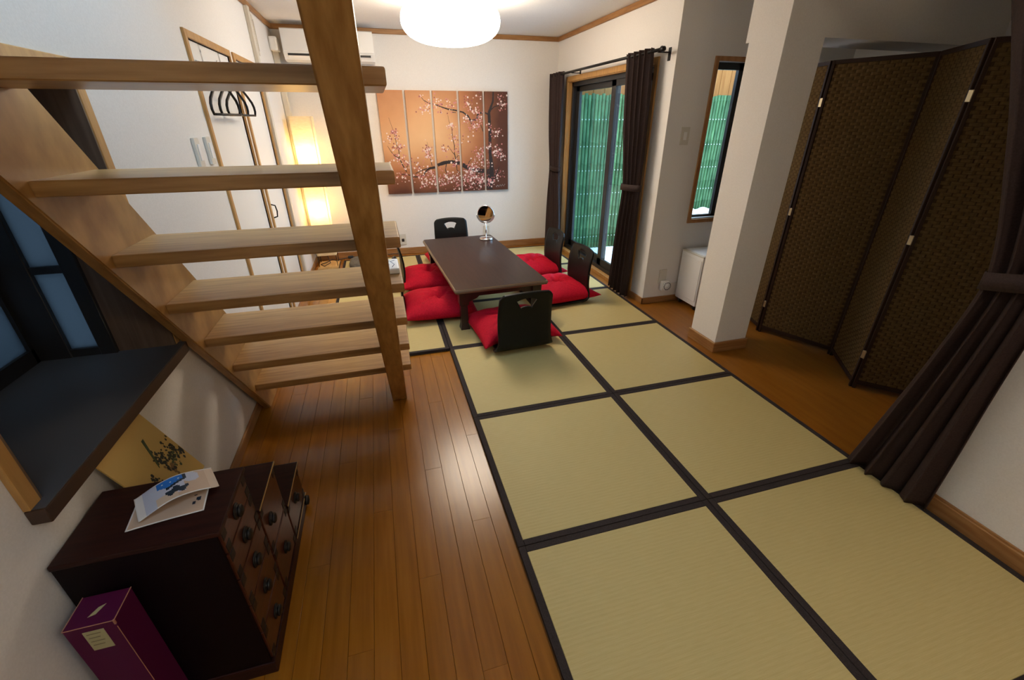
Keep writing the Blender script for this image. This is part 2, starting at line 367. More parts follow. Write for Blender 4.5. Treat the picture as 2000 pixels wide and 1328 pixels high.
# crown trims at the ceiling
struct(MB().box(XL, XR, YB - 0.02, YB, 2.188, ZC, bev=0.004, seg=1).build('trim_1', 'trim_wood_h'), 'brown crown trim along the top of the back wall', 'trim')
struct(MB().box(XR - 0.02, XR, 0.40, YB - 0.02, 2.188, ZC, bev=0.004, seg=1).build('trim_2', 'trim_wood_h'), 'brown crown trim above the sliding glass door wall', 'trim')
struct(MB().box(XL, XL + 0.02, 1.45, YB - 0.02, 2.188, ZC, bev=0.004, seg=1).build('trim_3', 'trim_wood_h'), 'brown crown trim above the closet on the left wall', 'trim')

# ---- bay window on the left wall
w1 = empty('window_1', (XL, -1.365, 0.70)); struct(w1, 'dark-framed bay window with deep black sill behind the stairs', 'window')
def part(root, name, mb, mat):
    o = mb.build(name, mat); o.parent = root; o.matrix_parent_inverse = Matrix.Translation(-Vector(root.location))
    return o
y0, y1, z0, z1 = WIN
part(w1, 'sill', MB().box(-1.62, -1.084, y0 - 0.03, -0.966, z0 - 0.004, z0 + 0.001, mat='sill_dark').box(-1.62, -1.119, y0 - 0.030, -0.985, z0 - 0.035, z0 - 0.004, mat='sill_edge').box(-1.12, -1.082, y0 - 0.035, -0.966, z0 - 0.038, z0 - 0.0005, bev=0.003, mat='sill_edge'), None)
part(w1, 'casing', MB().box(XL, XL + 0.014, y1, y1 + 0.042, z0, z1 + 0.035, bev=0.002, seg=1), 'jamb_wood')
part(w1, 'casing', MB().box(XL, XL + 0.014, y0 - 0.035, y0, z0, z1 + 0.035, bev=0.002, seg=1), 'jamb_wood')
part(w1, 'casing', MB().box(XL, XL + 0.014, y0, y1, z1, z1 + 0.035, bev=0.002, seg=1), 'jamb_wood')
part(w1, 'reveal_board', MB().box(-1.29, XL + 0.012, y1 - 0.006, y1 + 0.012, z0, z1), 'dark_veneer')
part(w1, 'reveal_board', MB().box(-1.29, XL + 0.012, y0 - 0.012, y0 + 0.006, z0, z1), 'dark_veneer')
part(w1, 'reveal_board', MB().box(-1.60, XL + 0.012, y0, y1, z1 - 0.012, z1 + 0.01), 'dark_veneer')
fr = MB()
for (xa, xb) in ((-1.328, -1.28), (-1.52, -1.412)):
    fr.box(xa, xb, y1 - 0.02, y1 + 0.02, z0, z1, bev=0.002, seg=1); fr.box(xa, xb, y0 - 0.02, y0 + 0.02, z0, z1, bev=0.002, seg=1)
for yy in (y0, y1):
    fr.box(-1.44, -1.32, yy - 0.015, yy + 0.015, z0, z0 + 0.028).box(-1.44, -1.32, yy - 0.015, yy + 0.015, 0.995, 1.018).box(-1.44, -1.32, yy - 0.015, yy + 0.015, z1 - 0.04, z1)
part(w1, 'side_frame', fr, 'black_metal')
for yy in (y0, y1): part(w1, 'side_pane', MB().box(-1.42, -1.318, yy - 0.003, yy + 0.003, z0 + 0.02, z1 - 0.02), 'glass_frosted')
for k, (ya, yb, xx) in enumerate(((y0, -1.34, -1.545), (-1.40, y1, -1.515))):
    s = part(w1, 'sash', MB().box(xx - 0.015, xx + 0.015, ya, ya + 0.045, z0, z1).box(xx - 0.015, xx + 0.015, yb - 0.035, yb, z0, z1).box(xx - 0.015, xx + 0.015, ya, yb, z0, z0 + 0.05).box(xx - 0.015, xx + 0.015, ya, yb, z1 - 0.05, z1).box(xx - 0.013, xx + 0.013, ya, yb, 0.985, 1.012), 'black_metal')
    p = MB().box(xx - 0.003, xx + 0.003, ya + 0.04, yb - 0.03, z0 + 0.04, z1 - 0.04).build('pane', 'glass_frosted', s); 
struct(MB().box(-1.66, -1.60, y0 - 0.1, y1 + 0.1, z0 - 0.1, z0 - 0.036).box(-1.62, -1.24, y0 - 0.06, y1 + 0.06, z1 + 0.01, z1 + 0.08).box(-1.62, -1.24, y0 - 0.06, y1 + 0.06, z0 - 0.09, z0 - 0.036).build('trim_4', 'exterior'), 'grey outer box of the bay window', 'trim')

# ---- doors on the left wall
def door(name, d, label, handle_y=None):
    r = empty(name, (XL, (d[0] + d[1]) / 2, 0)); struct(r, label, 'door')
    tw = 0.034
    part(r, 'casing', MB().box(XL - 0.02, XL + 0.012, d[0] - tw, d[0], 0, d[3] + tw, bev=0.002, seg=1), 'jamb_wood')
    part(r, 'casing', MB().box(XL - 0.02, XL + 0.012, d[1], d[1] + (tw if name == 'door_2' else 0.012), 0, d[3] + tw, bev=0.002, seg=1), 'jamb_wood')
    part(r, 'head_casing', MB().box(XL - 0.02, XL + 0.012, d[0], d[1], d[3], d[3] + tw, bev=0.002, seg=1), 'jamb_wood')
    part(r, 'door_stop', MB().box(XL - 0.006, XL + 0.006, d[0], d[0] + 0.014, 0, d[3]), 'trim_wood')
    lf = part(r, 'leaf', MB().box(XL - 0.045, XL - 0.006, d[0] + 0.004, d[1] - 0.002, 0.008, d[3] - 0.002, bev=0.003, seg=1), 'white_paint')
    if handle_y:
        h = MB().tube([(XL - 0.006, handle_y, 0.775), (XL + 0.026, handle_y, 0.785), (XL + 0.032, handle_y, 0.825), (XL + 0.026, handle_y, 0.865), (XL - 0.006, handle_y, 0.875)], 0.005, 8)
        h.box(XL - 0.007, XL - 0.003, handle_y - 0.012, handle_y + 0.012, 0.755, 0.895, bev=0.001, seg=1)
        h.build('handle', 'iron', lf)
    return r
door('door_1', D1, 'white door in wood casing with black hangers hanging on it')
door('door_2', D2, 'white narrow door with arched metal handle, beyond the hanger door', 1.035)
# closet pilaster and ducts further back on the left wall
tag(MB().box(XL, XL + 0.03, 1.645, 1.70, 0, 2.19, bev=0.004, seg=1).build('cable_duct', 'duct'), 'beige vertical duct strip on left wall just beyond the narrow door', 'duct')
pd = empty('pipe_cover', (XL + 0.03, 2.5, 0.0)); tag(pd, 'cream air conditioner pipe cover running down the back left corner', 'pipe cover')
part(pd, 'pipe_run', MB().box(XL + 0.001, XL + 0.055, 2.50, 2.56, 0.1, 2.05, bev=0.01), 'duct')
part(pd, 'elbow', MB().box(XL + 0.001, XL + 0.07, 2.42, 2.57, 2.0, 2.11, bev=0.015), 'white_plastic')
tag(MB().box(XL, XL + 0.004, 1.86, 1.90, 1.9, 2.17, bev=0.001, seg=1).tube([(XL + 0.006, 1.88, 2.14), (XL + 0.006, 1.885, 2.0), (XL + 0.006, 1.88, 1.93)], 0.003, 6).build('cable_clip_strip', 'duct'), 'thin beige cable strip on left wall under the crown trim', 'cable strip')

# ---- sliding glass door to the garden
w2 = empty('window_2', (XR, 1.47, 0)); struct(w2, 'black aluminium sliding glass door to the garden between brown curtains', 'glass door')
a0, a1, b0, b1 = SL
part(w2, 'casing', MB().box(XR - 0.012, XR + 0.03, a0 - 0.042, a0 + 0.006, 0, b1 + 0.04, bev=0.002, seg=1), 'jamb_wood')
part(w2, 'casing', MB().box(XR - 0.012, XR + 0.03, a1 - 0.006, a1 + 0.042, 0, b1 + 0.04, bev=0.002, seg=1), 'jamb_wood')
part(w2, 'head_casing', MB().box(XR - 0.012, XR + 0.03, a0 + 0.006, a1 - 0.006, b1 - 0.006, b1 + 0.04, bev=0.002, seg=1), 'jamb_wood')
part(w2, 'reveal', MB().box(XR + 0.0, XR + 0.12, a1 - 0.012, a1 + 0.004, 0.0, b1).box(XR + 0.0, XR + 0.12, a0 - 0.004, a0 + 0.012, 0.0, b1).box(XR, XR + 0.12, a0, a1, b1 - 0.012, b1 + 0.004).box(XR - 0.01, XR + 0.12, a0, a1, 0.0, 0.032), 'jamb_wood')
part(w2, 'track_frame', MB().box(XR + 0.04, XR + 0.115, a0 + 0.012, a1 - 0.012, 0.032, 0.07).box(XR + 0.04, XR + 0.115, a0 + 0.012, a1 - 0.012, b1 - 0.05, b1 - 0.012).box(XR + 0.04, XR + 0.115, a1 - 0.05, a1 - 0.012, 0.032, b1 - 0.012).box(XR + 0.04, XR + 0.115, a0 + 0.012, a0 + 0.05, 0.032, b1 - 0.012), 'black_metal')
for nm, ya, yb, xx, gl in (('sash', 1.335, a1 - 0.05, XR + 0.093, 'glass_tinted'), ('sash', a0 + 0.05, 1.40, XR + 0.062, 'glass')):
    s = part(w2, nm, MB().box(xx - 0.014, xx + 0.014, ya, ya + 0.07, 0.07, b1 - 0.05, bev=0.002, seg=1).box(xx - 0.014, xx + 0.014, yb - 0.08, yb, 0.07, b1 - 0.05, bev=0.002, seg=1).box(xx - 0.014, xx + 0.014, ya, yb, 0.07, 0.14, bev=0.002, seg=1).box(xx - 0.014, xx + 0.014, ya, yb, b1 - 0.10, b1 - 0.05, bev=0.002, seg=1), 'black_metal')
    p = MB().box(xx - 0.003, xx + 0.003, ya + 0.05, yb - 0.05, 0.135, b1 - 0.095).build('pane', gl, s)
# ---- slim window of the recess
w3 = empty('window_3', (2.22, 0.40, 0.7)); struct(w3, 'slim tall window in wood casing above the white appliance', 'window')
a0, a1, b0, b1 = RW
part(w3, 'casing', MB().box(a0 - 0.032, a0, 0.388, 0.42, b0 - 0.03, b1 + 0.03, bev=0.002, seg=1), 'trim_wood')
part(w3, 'casing', MB().box(a1, a1 + 0.032, 0.388, 0.42, b0 - 0.03, b1 + 0.03, bev=0.002, seg=1), 'trim_wood')
part(w3, 'head_casing', MB().box(a0, a1, 0.388, 0.42, b1, b1 + 0.03, bev=0.002, seg=1), 'trim_wood')
part(w3, 'sill', MB().box(a0, a1, 0.388, 0.42, b0 - 0.03, b0, bev=0.002, seg=1), 'trim_wood')
part(w3, 'reveal', MB().box(a0, a1, 0.42, 0.52, b0 - 0.005, b0 + 0.004), 'white_paint')
part(w3, 'sash', MB().box(a0, a0 + 0.012, 0.45, 0.48, b0, b1).box(a1 - 0.055, a1, 0.45, 0.48, b0, b1).box(a0, a1, 0.45, 0.48, b0 + 0.004, b0 + 0.02).box(a0, a1, 0.45, 0.48, b1 - 0.045, b1), 'black_metal')
part(w3, 'pane', MB().box(a0 + 0.01, a1 - 0.05, 0.462, 0.468, b0 + 0.018, b1 - 0.04), 'glass')

# ------------------------------------------------------------------ the garden outside
GZ = -0.36; YF = 3.5
tag(MB().box(1.86, 7.0, 0.52, YF + 1.2, GZ - 0.1, GZ).build('garden_ground', 'gravel'), 'pale gravel ground of the narrow garden outside the glass door', 'ground', None, 'structure')
fence = empty('bamboo_fence', (3.9, YF, GZ)); tag(fence, 'green bamboo screening fence standing outside the glass', 'fence')
def culm_mesh():
    prof = [(0.0, 0), (0.0245, 0)]
    z = 0.0
    for k in range(7):
        z2 = min(2.115, z + 0.33 - 0.012 * k)
        prof += [(0.024, z2 - 0.014), (0.0285, z2 - 0.005), (0.024, z2)]
        z = z2
    prof += [(0.023, 2.115), (0.0, 2.115)]
    return MB().lathe(prof, 8).mesh('bamboo_culm', 'bamboo')
cms = culm_mesh()
x = 2.3
while x < 5.6:
    o = obj('bamboo_culm', cms, fence, (x - 3.9, random.uniform(-0.006, 0.006), random.choice((0, -0.01, -0.02)) - 0.0))
    o.rotation_euler = (0, random.uniform(-0.004, 0.004), random.uniform(0, 6.28))
    x += 0.0515
for k, z in enumerate((0.18, 0.50, 0.82, 1.14, 1.46, 1.80)):
    mb = MB()
    xx = -1.6
    while xx < 1.7:
        mb.box(xx - 0.005, xx + 0.005, -0.031, -0.02, z - 0.006, z + 0.006); xx += 0.0515
    tag(mb.build('tie_knots', 'wire', fence), kind='stuff')
pw = empty('board_wall', (4.2, YF + 0.5, GZ)); tag(pw, 'sunlit pine board wall rising behind the bamboo fence', 'wall', None, 'structure')
bm_ = MB().box(0.002, 0.178, 0, 0.03, 0, 4.2, bev=0.003, seg=1).mesh('board', 'pine_board')
for k in range(22): obj('board', bm_, pw, (-1.9 + 0.18 * k, 0, 0))
struct(MB().box(2.05, 2.29, YF - 0.02, YF + 0.45, GZ, 3.0).build('wall_exterior', 'exterior'), 'pale neighbouring wall seen past the bamboo fence', 'wall')
bed = tag(MB().box(3.7, 5.4, 2.75, YF - 0.05, GZ, 0.15, bev=0.02).build('raised_bed', 'gravel'), 'low raised garden bed of white gravel in front of the bamboo', 'garden bed')
for k in range(9):
    r = random.uniform(0.05, 0.075); mb = MB()
    bmesh.ops.create_icosphere(mb.bm, subdivisions=2, radius=r)
    for v in mb.bm.verts:
        n = 0.85 + 0.3 * random.random(); v.co = Vector((v.co.x * n * 1.3, v.co.y * n, max(-0.4 * r, v.co.z * n * 0.7)))
    for f in mb.bm.faces: f.smooth = False
    o = mb.build('garden_stone', 'white_stone'); o.location = (3.9 + 0.24 * (k // 2) + 0.06 * (k % 2), 2.9 + 0.26 * (k % 2), 0.151 + 0.4 * r)
    tag(o, 'white garden stone on the raised bed, seen through the slim window', 'stone', 'white stones in the garden')
struct(MB().box(-2.9, -2.8, -4.5, 2.6, -0.5, 2.1).build('wall_sky_dimmer', 'exterior'), 'grey neighbouring wall added outside the bay window to dim the sky', 'wall')  # wall added to dim the sky behind the bay panes

# ------------------------------------------------------------------ tatami mats
S = 0.82
def tatami(i, j, label):
    r = empty('tatami_mat', (i * S, j * S, 0.0)); tag(r, label, 'tatami mat', 'tatami mats laid on the floor')
    obj('mat_surface', TM['s'], r); 
    for k in ('bx0', 'bx1', 'by0', 'by1'): obj('border', TM[k], r)
g = 0.0012; bw = 0.027
TM = {}
TM['s'] = MB().box(bw, S - bw, bw, S - bw, 0.001, T, bev=0.0015, seg=1).mesh('mat_surface', 'tatami')
TM['bx0'] = MB().box(g, bw, g, S - g, 0.001, T + 0.0012, bev=0.003, seg=2).mesh('border', 'tatami_border')
TM['bx1'] = MB().box(S - bw, S - g, g, S - g, 0.001, T + 0.0012, bev=0.003, seg=2).mesh('border', 'tatami_border')
TM['by0'] = MB().box(bw, S - bw, g, bw, 0.001, T + 0.0012, bev=0.003, seg=2).mesh('border', 'tatami_border')
TM['by1'] = MB().box(bw, S - bw, S - bw, S - g, 0.001, T + 0.0012, bev=0.003, seg=2).mesh('border', 'tatami_border')
for i, j, l in (
    (0, -3, 'tatami mat nearest the camera beside the bare plank floor'),
    (1, -3, 'tatami mat nearest the camera along the right wall baseboard'),
    (0, -2, 'second tatami mat from the camera in the row bordering the planks'),
    (1, -2, 'second tatami mat from the camera, its right corner under the tied curtain'),
    (0, -1, 'tatami mat directly in front of the black chair turned away from camera'),
    (1, -1, 'tatami mat beside the square white pillar, with a pale sheen'),
    (0, 0, 'tatami mat under the near end of the low table'),
    (1, 0, 'tatami mat under the nearer right-hand cushion, next to the white appliance'),
    (0, 1, 'tatami mat under the middle of the low table'),
    (1, 1, 'tatami mat under the farther right-hand cushion, beside the glass door'),
    (0, 2, 'tatami mat against the back wall under the far end of the table'),
    (1, 2, 'tatami mat in the back right corner below the far curtain'),
    (-1, 0, 'tatami mat under the nearer left-hand cushion, next to the stair foot'),
    (-1, 1, 'tatami mat under the farther left-hand cushion, seen between stair treads'),
    (-1, 2, 'tatami mat by the paper floor lamp in the back left corner')):
    tatami(i, j, l)

# ------------------------------------------------------------------ staircase
st = empty('staircase', (-0.7, -0.5, 0)); tag(st, 'open wooden staircase rising toward the camera with thick treads and two stringers', 'staircase')
def stringer(x0, x1, yf, gap, ztop):
    k = gap / 1.2; mb = MB()
    mb.prism([(yf, 0.002), (yf + k, 0.002), (yf + k - ztop / 1.2, ztop), (yf - ztop / 1.2, ztop)], 'X', x0, x1)
    bmesh.ops.bevel(mb.bm, geom=[e for e in mb.bm.edges if abs(e.verts[0].co.x - e.verts[1].co.x) < 1e-4 and abs(e.verts[0].co.z - e.verts[1].co.z) > 0.5], offset=0.004, segments=2, affect='EDGES')
    return part(st, 'stringer', mb, 'stringer_wood')
stringer(-1.098, -1.062, -0.385, 0.42, 2.6)
stringer(-0.405, -0.326, -0.510, 0.36, 2.6)
tread_me = MB().box(-1.064, -0.280, 0, 0.27, -0.036, 0, bev=0.006, seg=3).mesh('tread', 'stair_wood')
for k in range(10):
    o = obj('tread', tread_me, st); o.location = (0, -0.52 - 0.18 * k, 0.228 + 0.2165 * k); o.matrix_parent_inverse = Matrix.Translation(-Vector(st.location))
# white device lying on the fourth tread
wd = empty('printed_box', (-0.345, -0.88, 0.8775)); tag(wd, 'small white box with grey line drawing lying on a stair tread', 'box')
part(wd, 'body', MB().box(-0.42, -0.288, -0.940, -0.795, 0.8782, 0.902, bev=0.006), 'white_plastic')
mk = MB()
for k in range(5):
    mk.tube([(-0.395 + 0.02 * k, -0.92 + 0.01 * (k % 2), 0.9025), (-0.385 + 0.02 * k, -0.885, 0.9025), (-0.40 + 0.02 * k, -0.85 + 0.012 * (k % 3), 0.9025), (-0.375 + 0.018 * k, -0.825, 0.9025)], 0.0016, 5)
part(wd, 'line_drawing', mk, 'grey_plastic')

# ------------------------------------------------------------------ low table
tb = empty('low_table', (0.415, 1.01, T + 0.0016), math.radians(2.6)); tag(tb, 'long dark brown low table in the middle of the tatami', 'table')
TW, TL, TH = 0.36, 0.785, 0.335
def rounded(hw, hl, r, n=5):
    P = []
    for cx, cy, a in ((hw - r, hl - r, 0), (-hw + r, hl - r, 90), (-hw + r, -hl + r, 180), (hw - r, -hl + r, 270)):
        for k in range(n + 1): P.append((cx + r * math.cos(math.radians(a + 90 * k / n)), cy + r * math.sin(math.radians(a + 90 * k / n))))
    return P
def ring_stack(levels, r=0.022):
    mb = MB(); rows = []
    for (ins, z) in levels: rows.append([(p[0], p[1], z) for p in rounded(TW - ins, TL - ins, r)])
    V = mb.grid(rows, smooth=False, wrap=True)
    return mb, V
mb, V = ring_stack([(0.010, TH), (0.004, TH - 0.006), (0.0, TH - 0.016), (0.004, TH - 0.03)])
mb.bm.faces.new(V[-1][::-1]); mb.build('edge_moulding', 'table_edge', tb)
mb, V = ring_stack([(0.010, TH - 0.004), (0.010, TH + 0.0008)]); mb.bm.faces.new(V[-1]); mb.build('tabletop', 'table_wood', tb)
for sx in (-1, 1):
    mb = MB().box(sx * 0.285 - 0.012, sx * 0.285 + 0.012, -0.68, 0.68, TH - 0.085, TH - 0.028, bev=0.002, seg=1); mb.build('apron', 'table_dark', tb)
for sy in (-1, 1):
    MB().box(-0.28, 0.28, sy * 0.70 - 0.012, sy * 0.70 + 0.012, TH - 0.085, TH - 0.028, bev=0.002, seg=1).build('apron', 'table_dark', tb)
for sx in (-1, 1):
    for sy in (-1, 1):
        mb = MB(); cx, cy = sx * 0.285, sy * 0.70
        rows = []
        for (h, z) in ((0.034, 0.0), (0.033, 0.012), (0.026, 0.045), (0.026, 0.19), (0.034, 0.20), (0.036, TH - 0.03)):
            rows.append([(cx - h, cy - h, z), (cx + h, cy - h, z), (cx + h, cy + h, z), (cx - h, cy + h, z)])
        V = mb.grid(rows, smooth=False, wrap=True); mb.bm.faces.new(V[0][::-1]); mb.bm.faces.new(V[-1])
        lg = mb.build('leg', 'table_dark', tb)
        pr = [(0.03, TH - 0.03), (0.19, TH - 0.03), (0.17, TH - 0.055), (0.13, TH - 0.075), (0.10, TH - 0.10), (0.06, TH - 0.115), (0.03, TH - 0.13)]
        MB().prism([(cx - sx * p[0], p[1]) for p in pr], 'Y', cy - 0.013, cy + 0.013).build('bracket', 'table_dark', lg)
# vanity mirror on the table
mr = empty('table_mirror', (0.640, 1.60, T + TH + 0.0028), math.radians(-20)); tag(mr, 'round chrome vanity mirror standing on the far end of the low table', 'mirror')
MB().lathe([(0, 0), (0.066, 0), (0.068, 0.004), (0.068, 0.016), (0.062, 0.022), (0.01, 0.025), (0, 0.025)], 40).build('base', 'chrome', mr)
MB().tube([(0, 0, 0.02), (0, 0, 0.165)], 0.0055, 12).build('stem', 'chrome', mr)
MB().tube([(0.089 * math.cos(a), 0, 0.252 + 0.089 * math.sin(a)) for a in [math.pi + k * math.pi / 18 for k in range(19)]], 0.004, 8).build('yoke', 'chrome', mr)
Mr = Matrix.Translation((0, 0, 0.252)) @ Matrix.Rotation(math.radians(89), 4, 'X')
rm = MB().lathe([(0.074, -0.008), (0.082, -0.006), (0.084, 0), (0.082, 0.006), (0.074, 0.008), (0.074, -0.008)], 40, Mr).build('rim', 'chrome', mr)
MB().lathe([(0, -0.005), (0.075, -0.005), (0.075, 0.005), (0, 0.005)], 40, Mr, smooth=False).build('glass', 'mirror_glass', mr)

# ------------------------------------------------------------------ legless chairs
def chair_mesh():
    # profile in (y,z): seat lies on the floor, back rises behind; the sitter faces +y
    prof = [(0.36, 0.010), (0.30, 0.012), (0.15, 0.016), (0.06, 0.020), (0.015, 0.030), (-0.012, 0.052), (-0.022, 0.085), (-0.022, 0.13), (-0.018, 0.20), (-0.020, 0.27), (-0.030, 0.34), (-0.045, 0.40), (-0.058, 0.44)]
    # dense resample
    P = []
    for a, b in zip(prof, prof[1:]):
        for k in range(3): P.append((a[0] + (b[0] - a[0]) * k / 3, a[1] + (b[1] - a[1]) * k / 3))
    P.append(prof[-1])
    def hw(k, z, y):
        if y > 0.05 and z < 0.03: return 0.185 - 0.02 * max(0, (y - 0.25) / 0.11)
        zz = max(0.0, z)
        w_ = 0.178 + 0.026 * math.exp(-((zz - 0.03) / 0.05) ** 2) + 0.008 * math.sin(min(1, zz / 0.44) * math.pi)
        if zz > 0.40: w_ -= 0.028 * ((zz - 0.40) / 0.04) ** 2.2
        return w_
    n = 14; th = 0.012; bm = bmesh.new(); A = []; B = []
    for i, (y, z) in enumerate(P):
        a = P[max(0, i - 1)]; c = P[min(len(P) - 1, i + 1)]
        t = Vector((c[0] - a[0], c[1] - a[1])).normalized(); nn = Vector((-t.y, t.x))
        w_ = hw(i, z, y)
        ra, rb = [], []
        for k in range(n + 1):
            u = -1 + 2 * k / n
            curve = 0.012 * (u * u) * min(1, max(0, (z - 0.05) / 0.1))
            crown = 0.012 * (1 - u * u) * max(0, (z - 0.40) / 0.04)
            ra.append(bm.verts.new((u * w_, y + curve + nn.x * th / 2, z + crown + nn.y * th / 2)))
            rb.append(bm.verts.new((u * w_, y + curve - nn.x * th / 2, z + crown - nn.y * th / 2)))
        A.append(ra); B.append(rb)
    for i in range(len(P) - 1):
        for k in range(n):
            f = bm.faces.new((A[i][k], A[i][k + 1], A[i + 1][k + 1], A[i + 1][k])); f.smooth = True
            f = bm.faces.new((B[i][k + 1], B[i][k], B[i + 1][k], B[i + 1][k + 1])); f.smooth = True
        bm.faces.new((A[i + 1][0], B[i + 1][0], B[i][0], A[i][0])); bm.faces.new((A[i][n], B[i][n], B[i + 1][n], A[i + 1][n]))
    for k in range(n):
        bm.faces.new((A[0][k + 1], A[0][k], B[0][k], B[0][k + 1])); bm.faces.new((A[-1][k], A[-1][k + 1], B[-1][k + 1], B[-1][k]))
    bmesh.ops.recalc_face_normals(bm, faces=bm.faces)
    me = bpy.data.meshes.new('shell'); bm.to_mesh(me); bm.free()
    me.materials.append(MATS['lacquer_black'])
    o = bpy.data.objects.new('tmp', me); COL.objects.link(o)
    # fan-shaped grip hole cut through the back
    arc = lambda r, a0, a1, n: [(r * math.sin(math.radians(a0 + (a1 - a0) * k / n)), 0.27 + r * math.cos(math.radians(a0 + (a1 - a0) * k / n))) for k in range(n + 1)]
    fan = arc(0.138, -29, 29, 10) + arc(0.078, 29, -29, 8)
    cut = MB().prism(fan, 'Y', -0.15, 0.10).build('cut')
    md = o.modifiers.new('b', 'BOOLEAN'); md.object = cut; md.operation = 'DIFFERENCE'; md.solver = 'EXACT'
    dg = bpy.context.evaluated_depsgraph_get(); me2 = bpy.data.meshes.new_from_object(o.evaluated_get(dg))
    bpy.data.objects.remove(o); bpy.data.objects.remove(cut)
    me2.name = 'shell'
    return me2
CH = chair_mesh()
def cushion_mesh(seed):
    rnd = random.Random(seed); n = 52; H = 0.15; W = 0.285
    ph = [rnd.uniform(0, 6.28) for _ in range(6)]
    def f(u, v, side):
        e = max(0.0, (1 - abs(u) ** 3.2)) ** 0.55 * max(0.0, (1 - abs(v) ** 3.2)) ** 0.55
        d = math.hypot(u, v); a = math.atan2(v, u)
        cr = 0.62 * math.exp(-(d / 0.15) ** 2)
        pl = 0.05 * math.sin(9 * a + ph[2]) * math.exp(-((d - 0.4) / 0.3) ** 2)
        for q_ in range(5):
            b_ = ph[0] + q_ * 1.2566 + 0.35 * math.sin(ph[q_ % 6] * 7); al = u * math.cos(b_) + v * math.sin(b_); pe = -u * math.sin(b_) + v * math.cos(b_) + 0.06 * math.sin(5 * al + ph[q_])
            if al > 0: pl += 0.26 * math.exp(-(pe / 0.065) ** 2) * math.exp(-(al / 0.62) ** 2)
        ed = 0.035 * math.sin(16 * u + ph[3] + 5 * v) * abs(v) ** 3 + 0.035 * math.sin(14 * v + ph[4] - 5 * u) * abs(u) ** 3
        if side > 0: return e * (H * (1 - cr - pl - ed) * (0.66))
        return -e * H * 0.30
    bm = bmesh.new(); top = []; bot = []
    for i in range(n + 1):
        rt, rb = [], []
        for j in range(n + 1):
            u = -1 + 2 * i / n; v = -1 + 2 * j / n
            pinch = 1 - 0.035 * (1 - abs(v) ** 2) * abs(u) ** 4; pinch2 = 1 - 0.035 * (1 - abs(u) ** 2) * abs(v) ** 4
            x, y = u * W * pinch, v * W * pinch2
            if v < 0 and seed < 3: y += 0.075 * (v * v) * (1 - min(1.0, max(0.0, (abs(u) - 0.5) / 0.45)) ** 1.5)
            zt = f(u, v, 1); zb = f(u, v, -1)
            vt = bm.verts.new((x, y, H * 0.30 + zt)); rt.append(vt)
            rb.append(vt if (i in (0, n) or j in (0, n)) else bm.verts.new((x, y, max(0.0015, H * 0.30 + zb * 1.15))))
        top.append(rt); bot.append(rb)
    for i in range(n):
        for j in range(n):
            a = bm.faces.new((top[i][j], top[i + 1][j], top[i + 1][j + 1], top[i][j + 1])); a.smooth = True
            q = (bot[i][j + 1], bot[i + 1][j + 1], bot[i + 1][j], bot[i][j])
            if len(set(q)) == 4 and not all(x in (top[i][j], top[i + 1][j], top[i + 1][j + 1], top[i][j + 1]) for x in q):
                b = bm.faces.new(q); b.smooth = True
    me = bpy.data.meshes.new('cushion'); bm.to_mesh(me); bm.free(); me.materials.append(MATS['red_fabric'])
    return me
# (chair x, y, rotation), (cushion x, y, rot), labels
R = math.radians
SEATS = [
    ((0.478, -0.195, R(3)), (0.475, 0.115, R(4)), 'black legless chair nearest the camera, back turned to it, at the table end', 'red cushion on the black chair at the near end of the table'),
    ((1.245, 0.69, R(95)), (1.085, 0.755, R(97)), 'black legless chair on the glass door side, the nearer of two', 'red cushion on the glass door side of the table, the nearer of two'),
    ((1.255, 1.345, R(95)), (1.085, 1.47, R(93)), 'black legless chair on the glass door side, the farther of two', 'red cushion on the glass door side of the table, the farther of two'),
    ((0.375, 2.17, R(180)), (0.36, 1.98, R(183)), 'black legless chair against the back wall at the far table end', 'red cushion mostly hidden under the far end of the low table'),
    ((-0.245, 0.715, R(-93)), (0.025, 0.70, R(-92)), 'black legless chair on the stair side, the nearer of two', 'puffy tufted red cushion on the stair side, the nearer of two'),
    ((-0.205, 1.385, R(-88)), (0.035, 1.405, R(-90)), 'black legless chair on the stair side, the farther of two', 'puffy tufted red cushion on the stair side, the farther of two')]
cu = [cushion_mesh(k) for k in range(6)]
for k, (c, q, l1, l2) in enumerate(SEATS):
    o = obj('legless_chair', CH, None, (c[0], c[1], T + 0.002)); o.rotation_euler = (0, 0, c[2]); tag(o, l1, 'chair', 'black legless chairs around the low table')
    o = obj('floor_cushion', cu[k], None, (q[0], q[1], T + 0.014)); o.rotation_euler = (0, 0, q[2]); tag(o, l2, 'cushion', 'red cushions around the low table')

# ------------------------------------------------------------------ ceiling lamp
cl = empty('ceiling_lamp', (0.312, 1.083, ZC)); tag(cl, 'round white glowing lamp on the ceiling above the low table', 'lamp')
MB().lathe([(0, -0.03), (0.18, -0.03), (0.18, 0), (0, 0)], 32).build('mount', 'white_plastic', cl)
prof = []
for k in range(25):
    a = -math.pi / 2 + math.pi * k / 24
    c_, s_ = math.cos(a), math.sin(a)
    prof.append((0.352 * abs(c_) ** 0.72, -0.168 + 0.146 * (abs(s_) ** 0.9) * (1 if s_ > 0 else -1)))
prof[0] = (0.0, prof[0][1]); prof[-1] = (0.0, prof[-1][1])
MB().lathe(prof, 64).build('shade', 'lamp_glow', cl)
MB().lathe([(0, -0.322), (0.045, -0.321), (0.05, -0.315), (0.045, -0.305), (0, -0.305)], 24).build('cap', 'lamp_glow', cl)

fill_lamp = copy_tree(cl); fill_lamp.location = (0.65, -3.3, ZC); fill_lamp.scale = (0.57, 0.57, 0.5); tag(fill_lamp, 'round white fill lamp added on the ceiling behind the photographer, out of view', 'lamp')  # unseen copy of the ceiling lamp, added to brighten the foreground
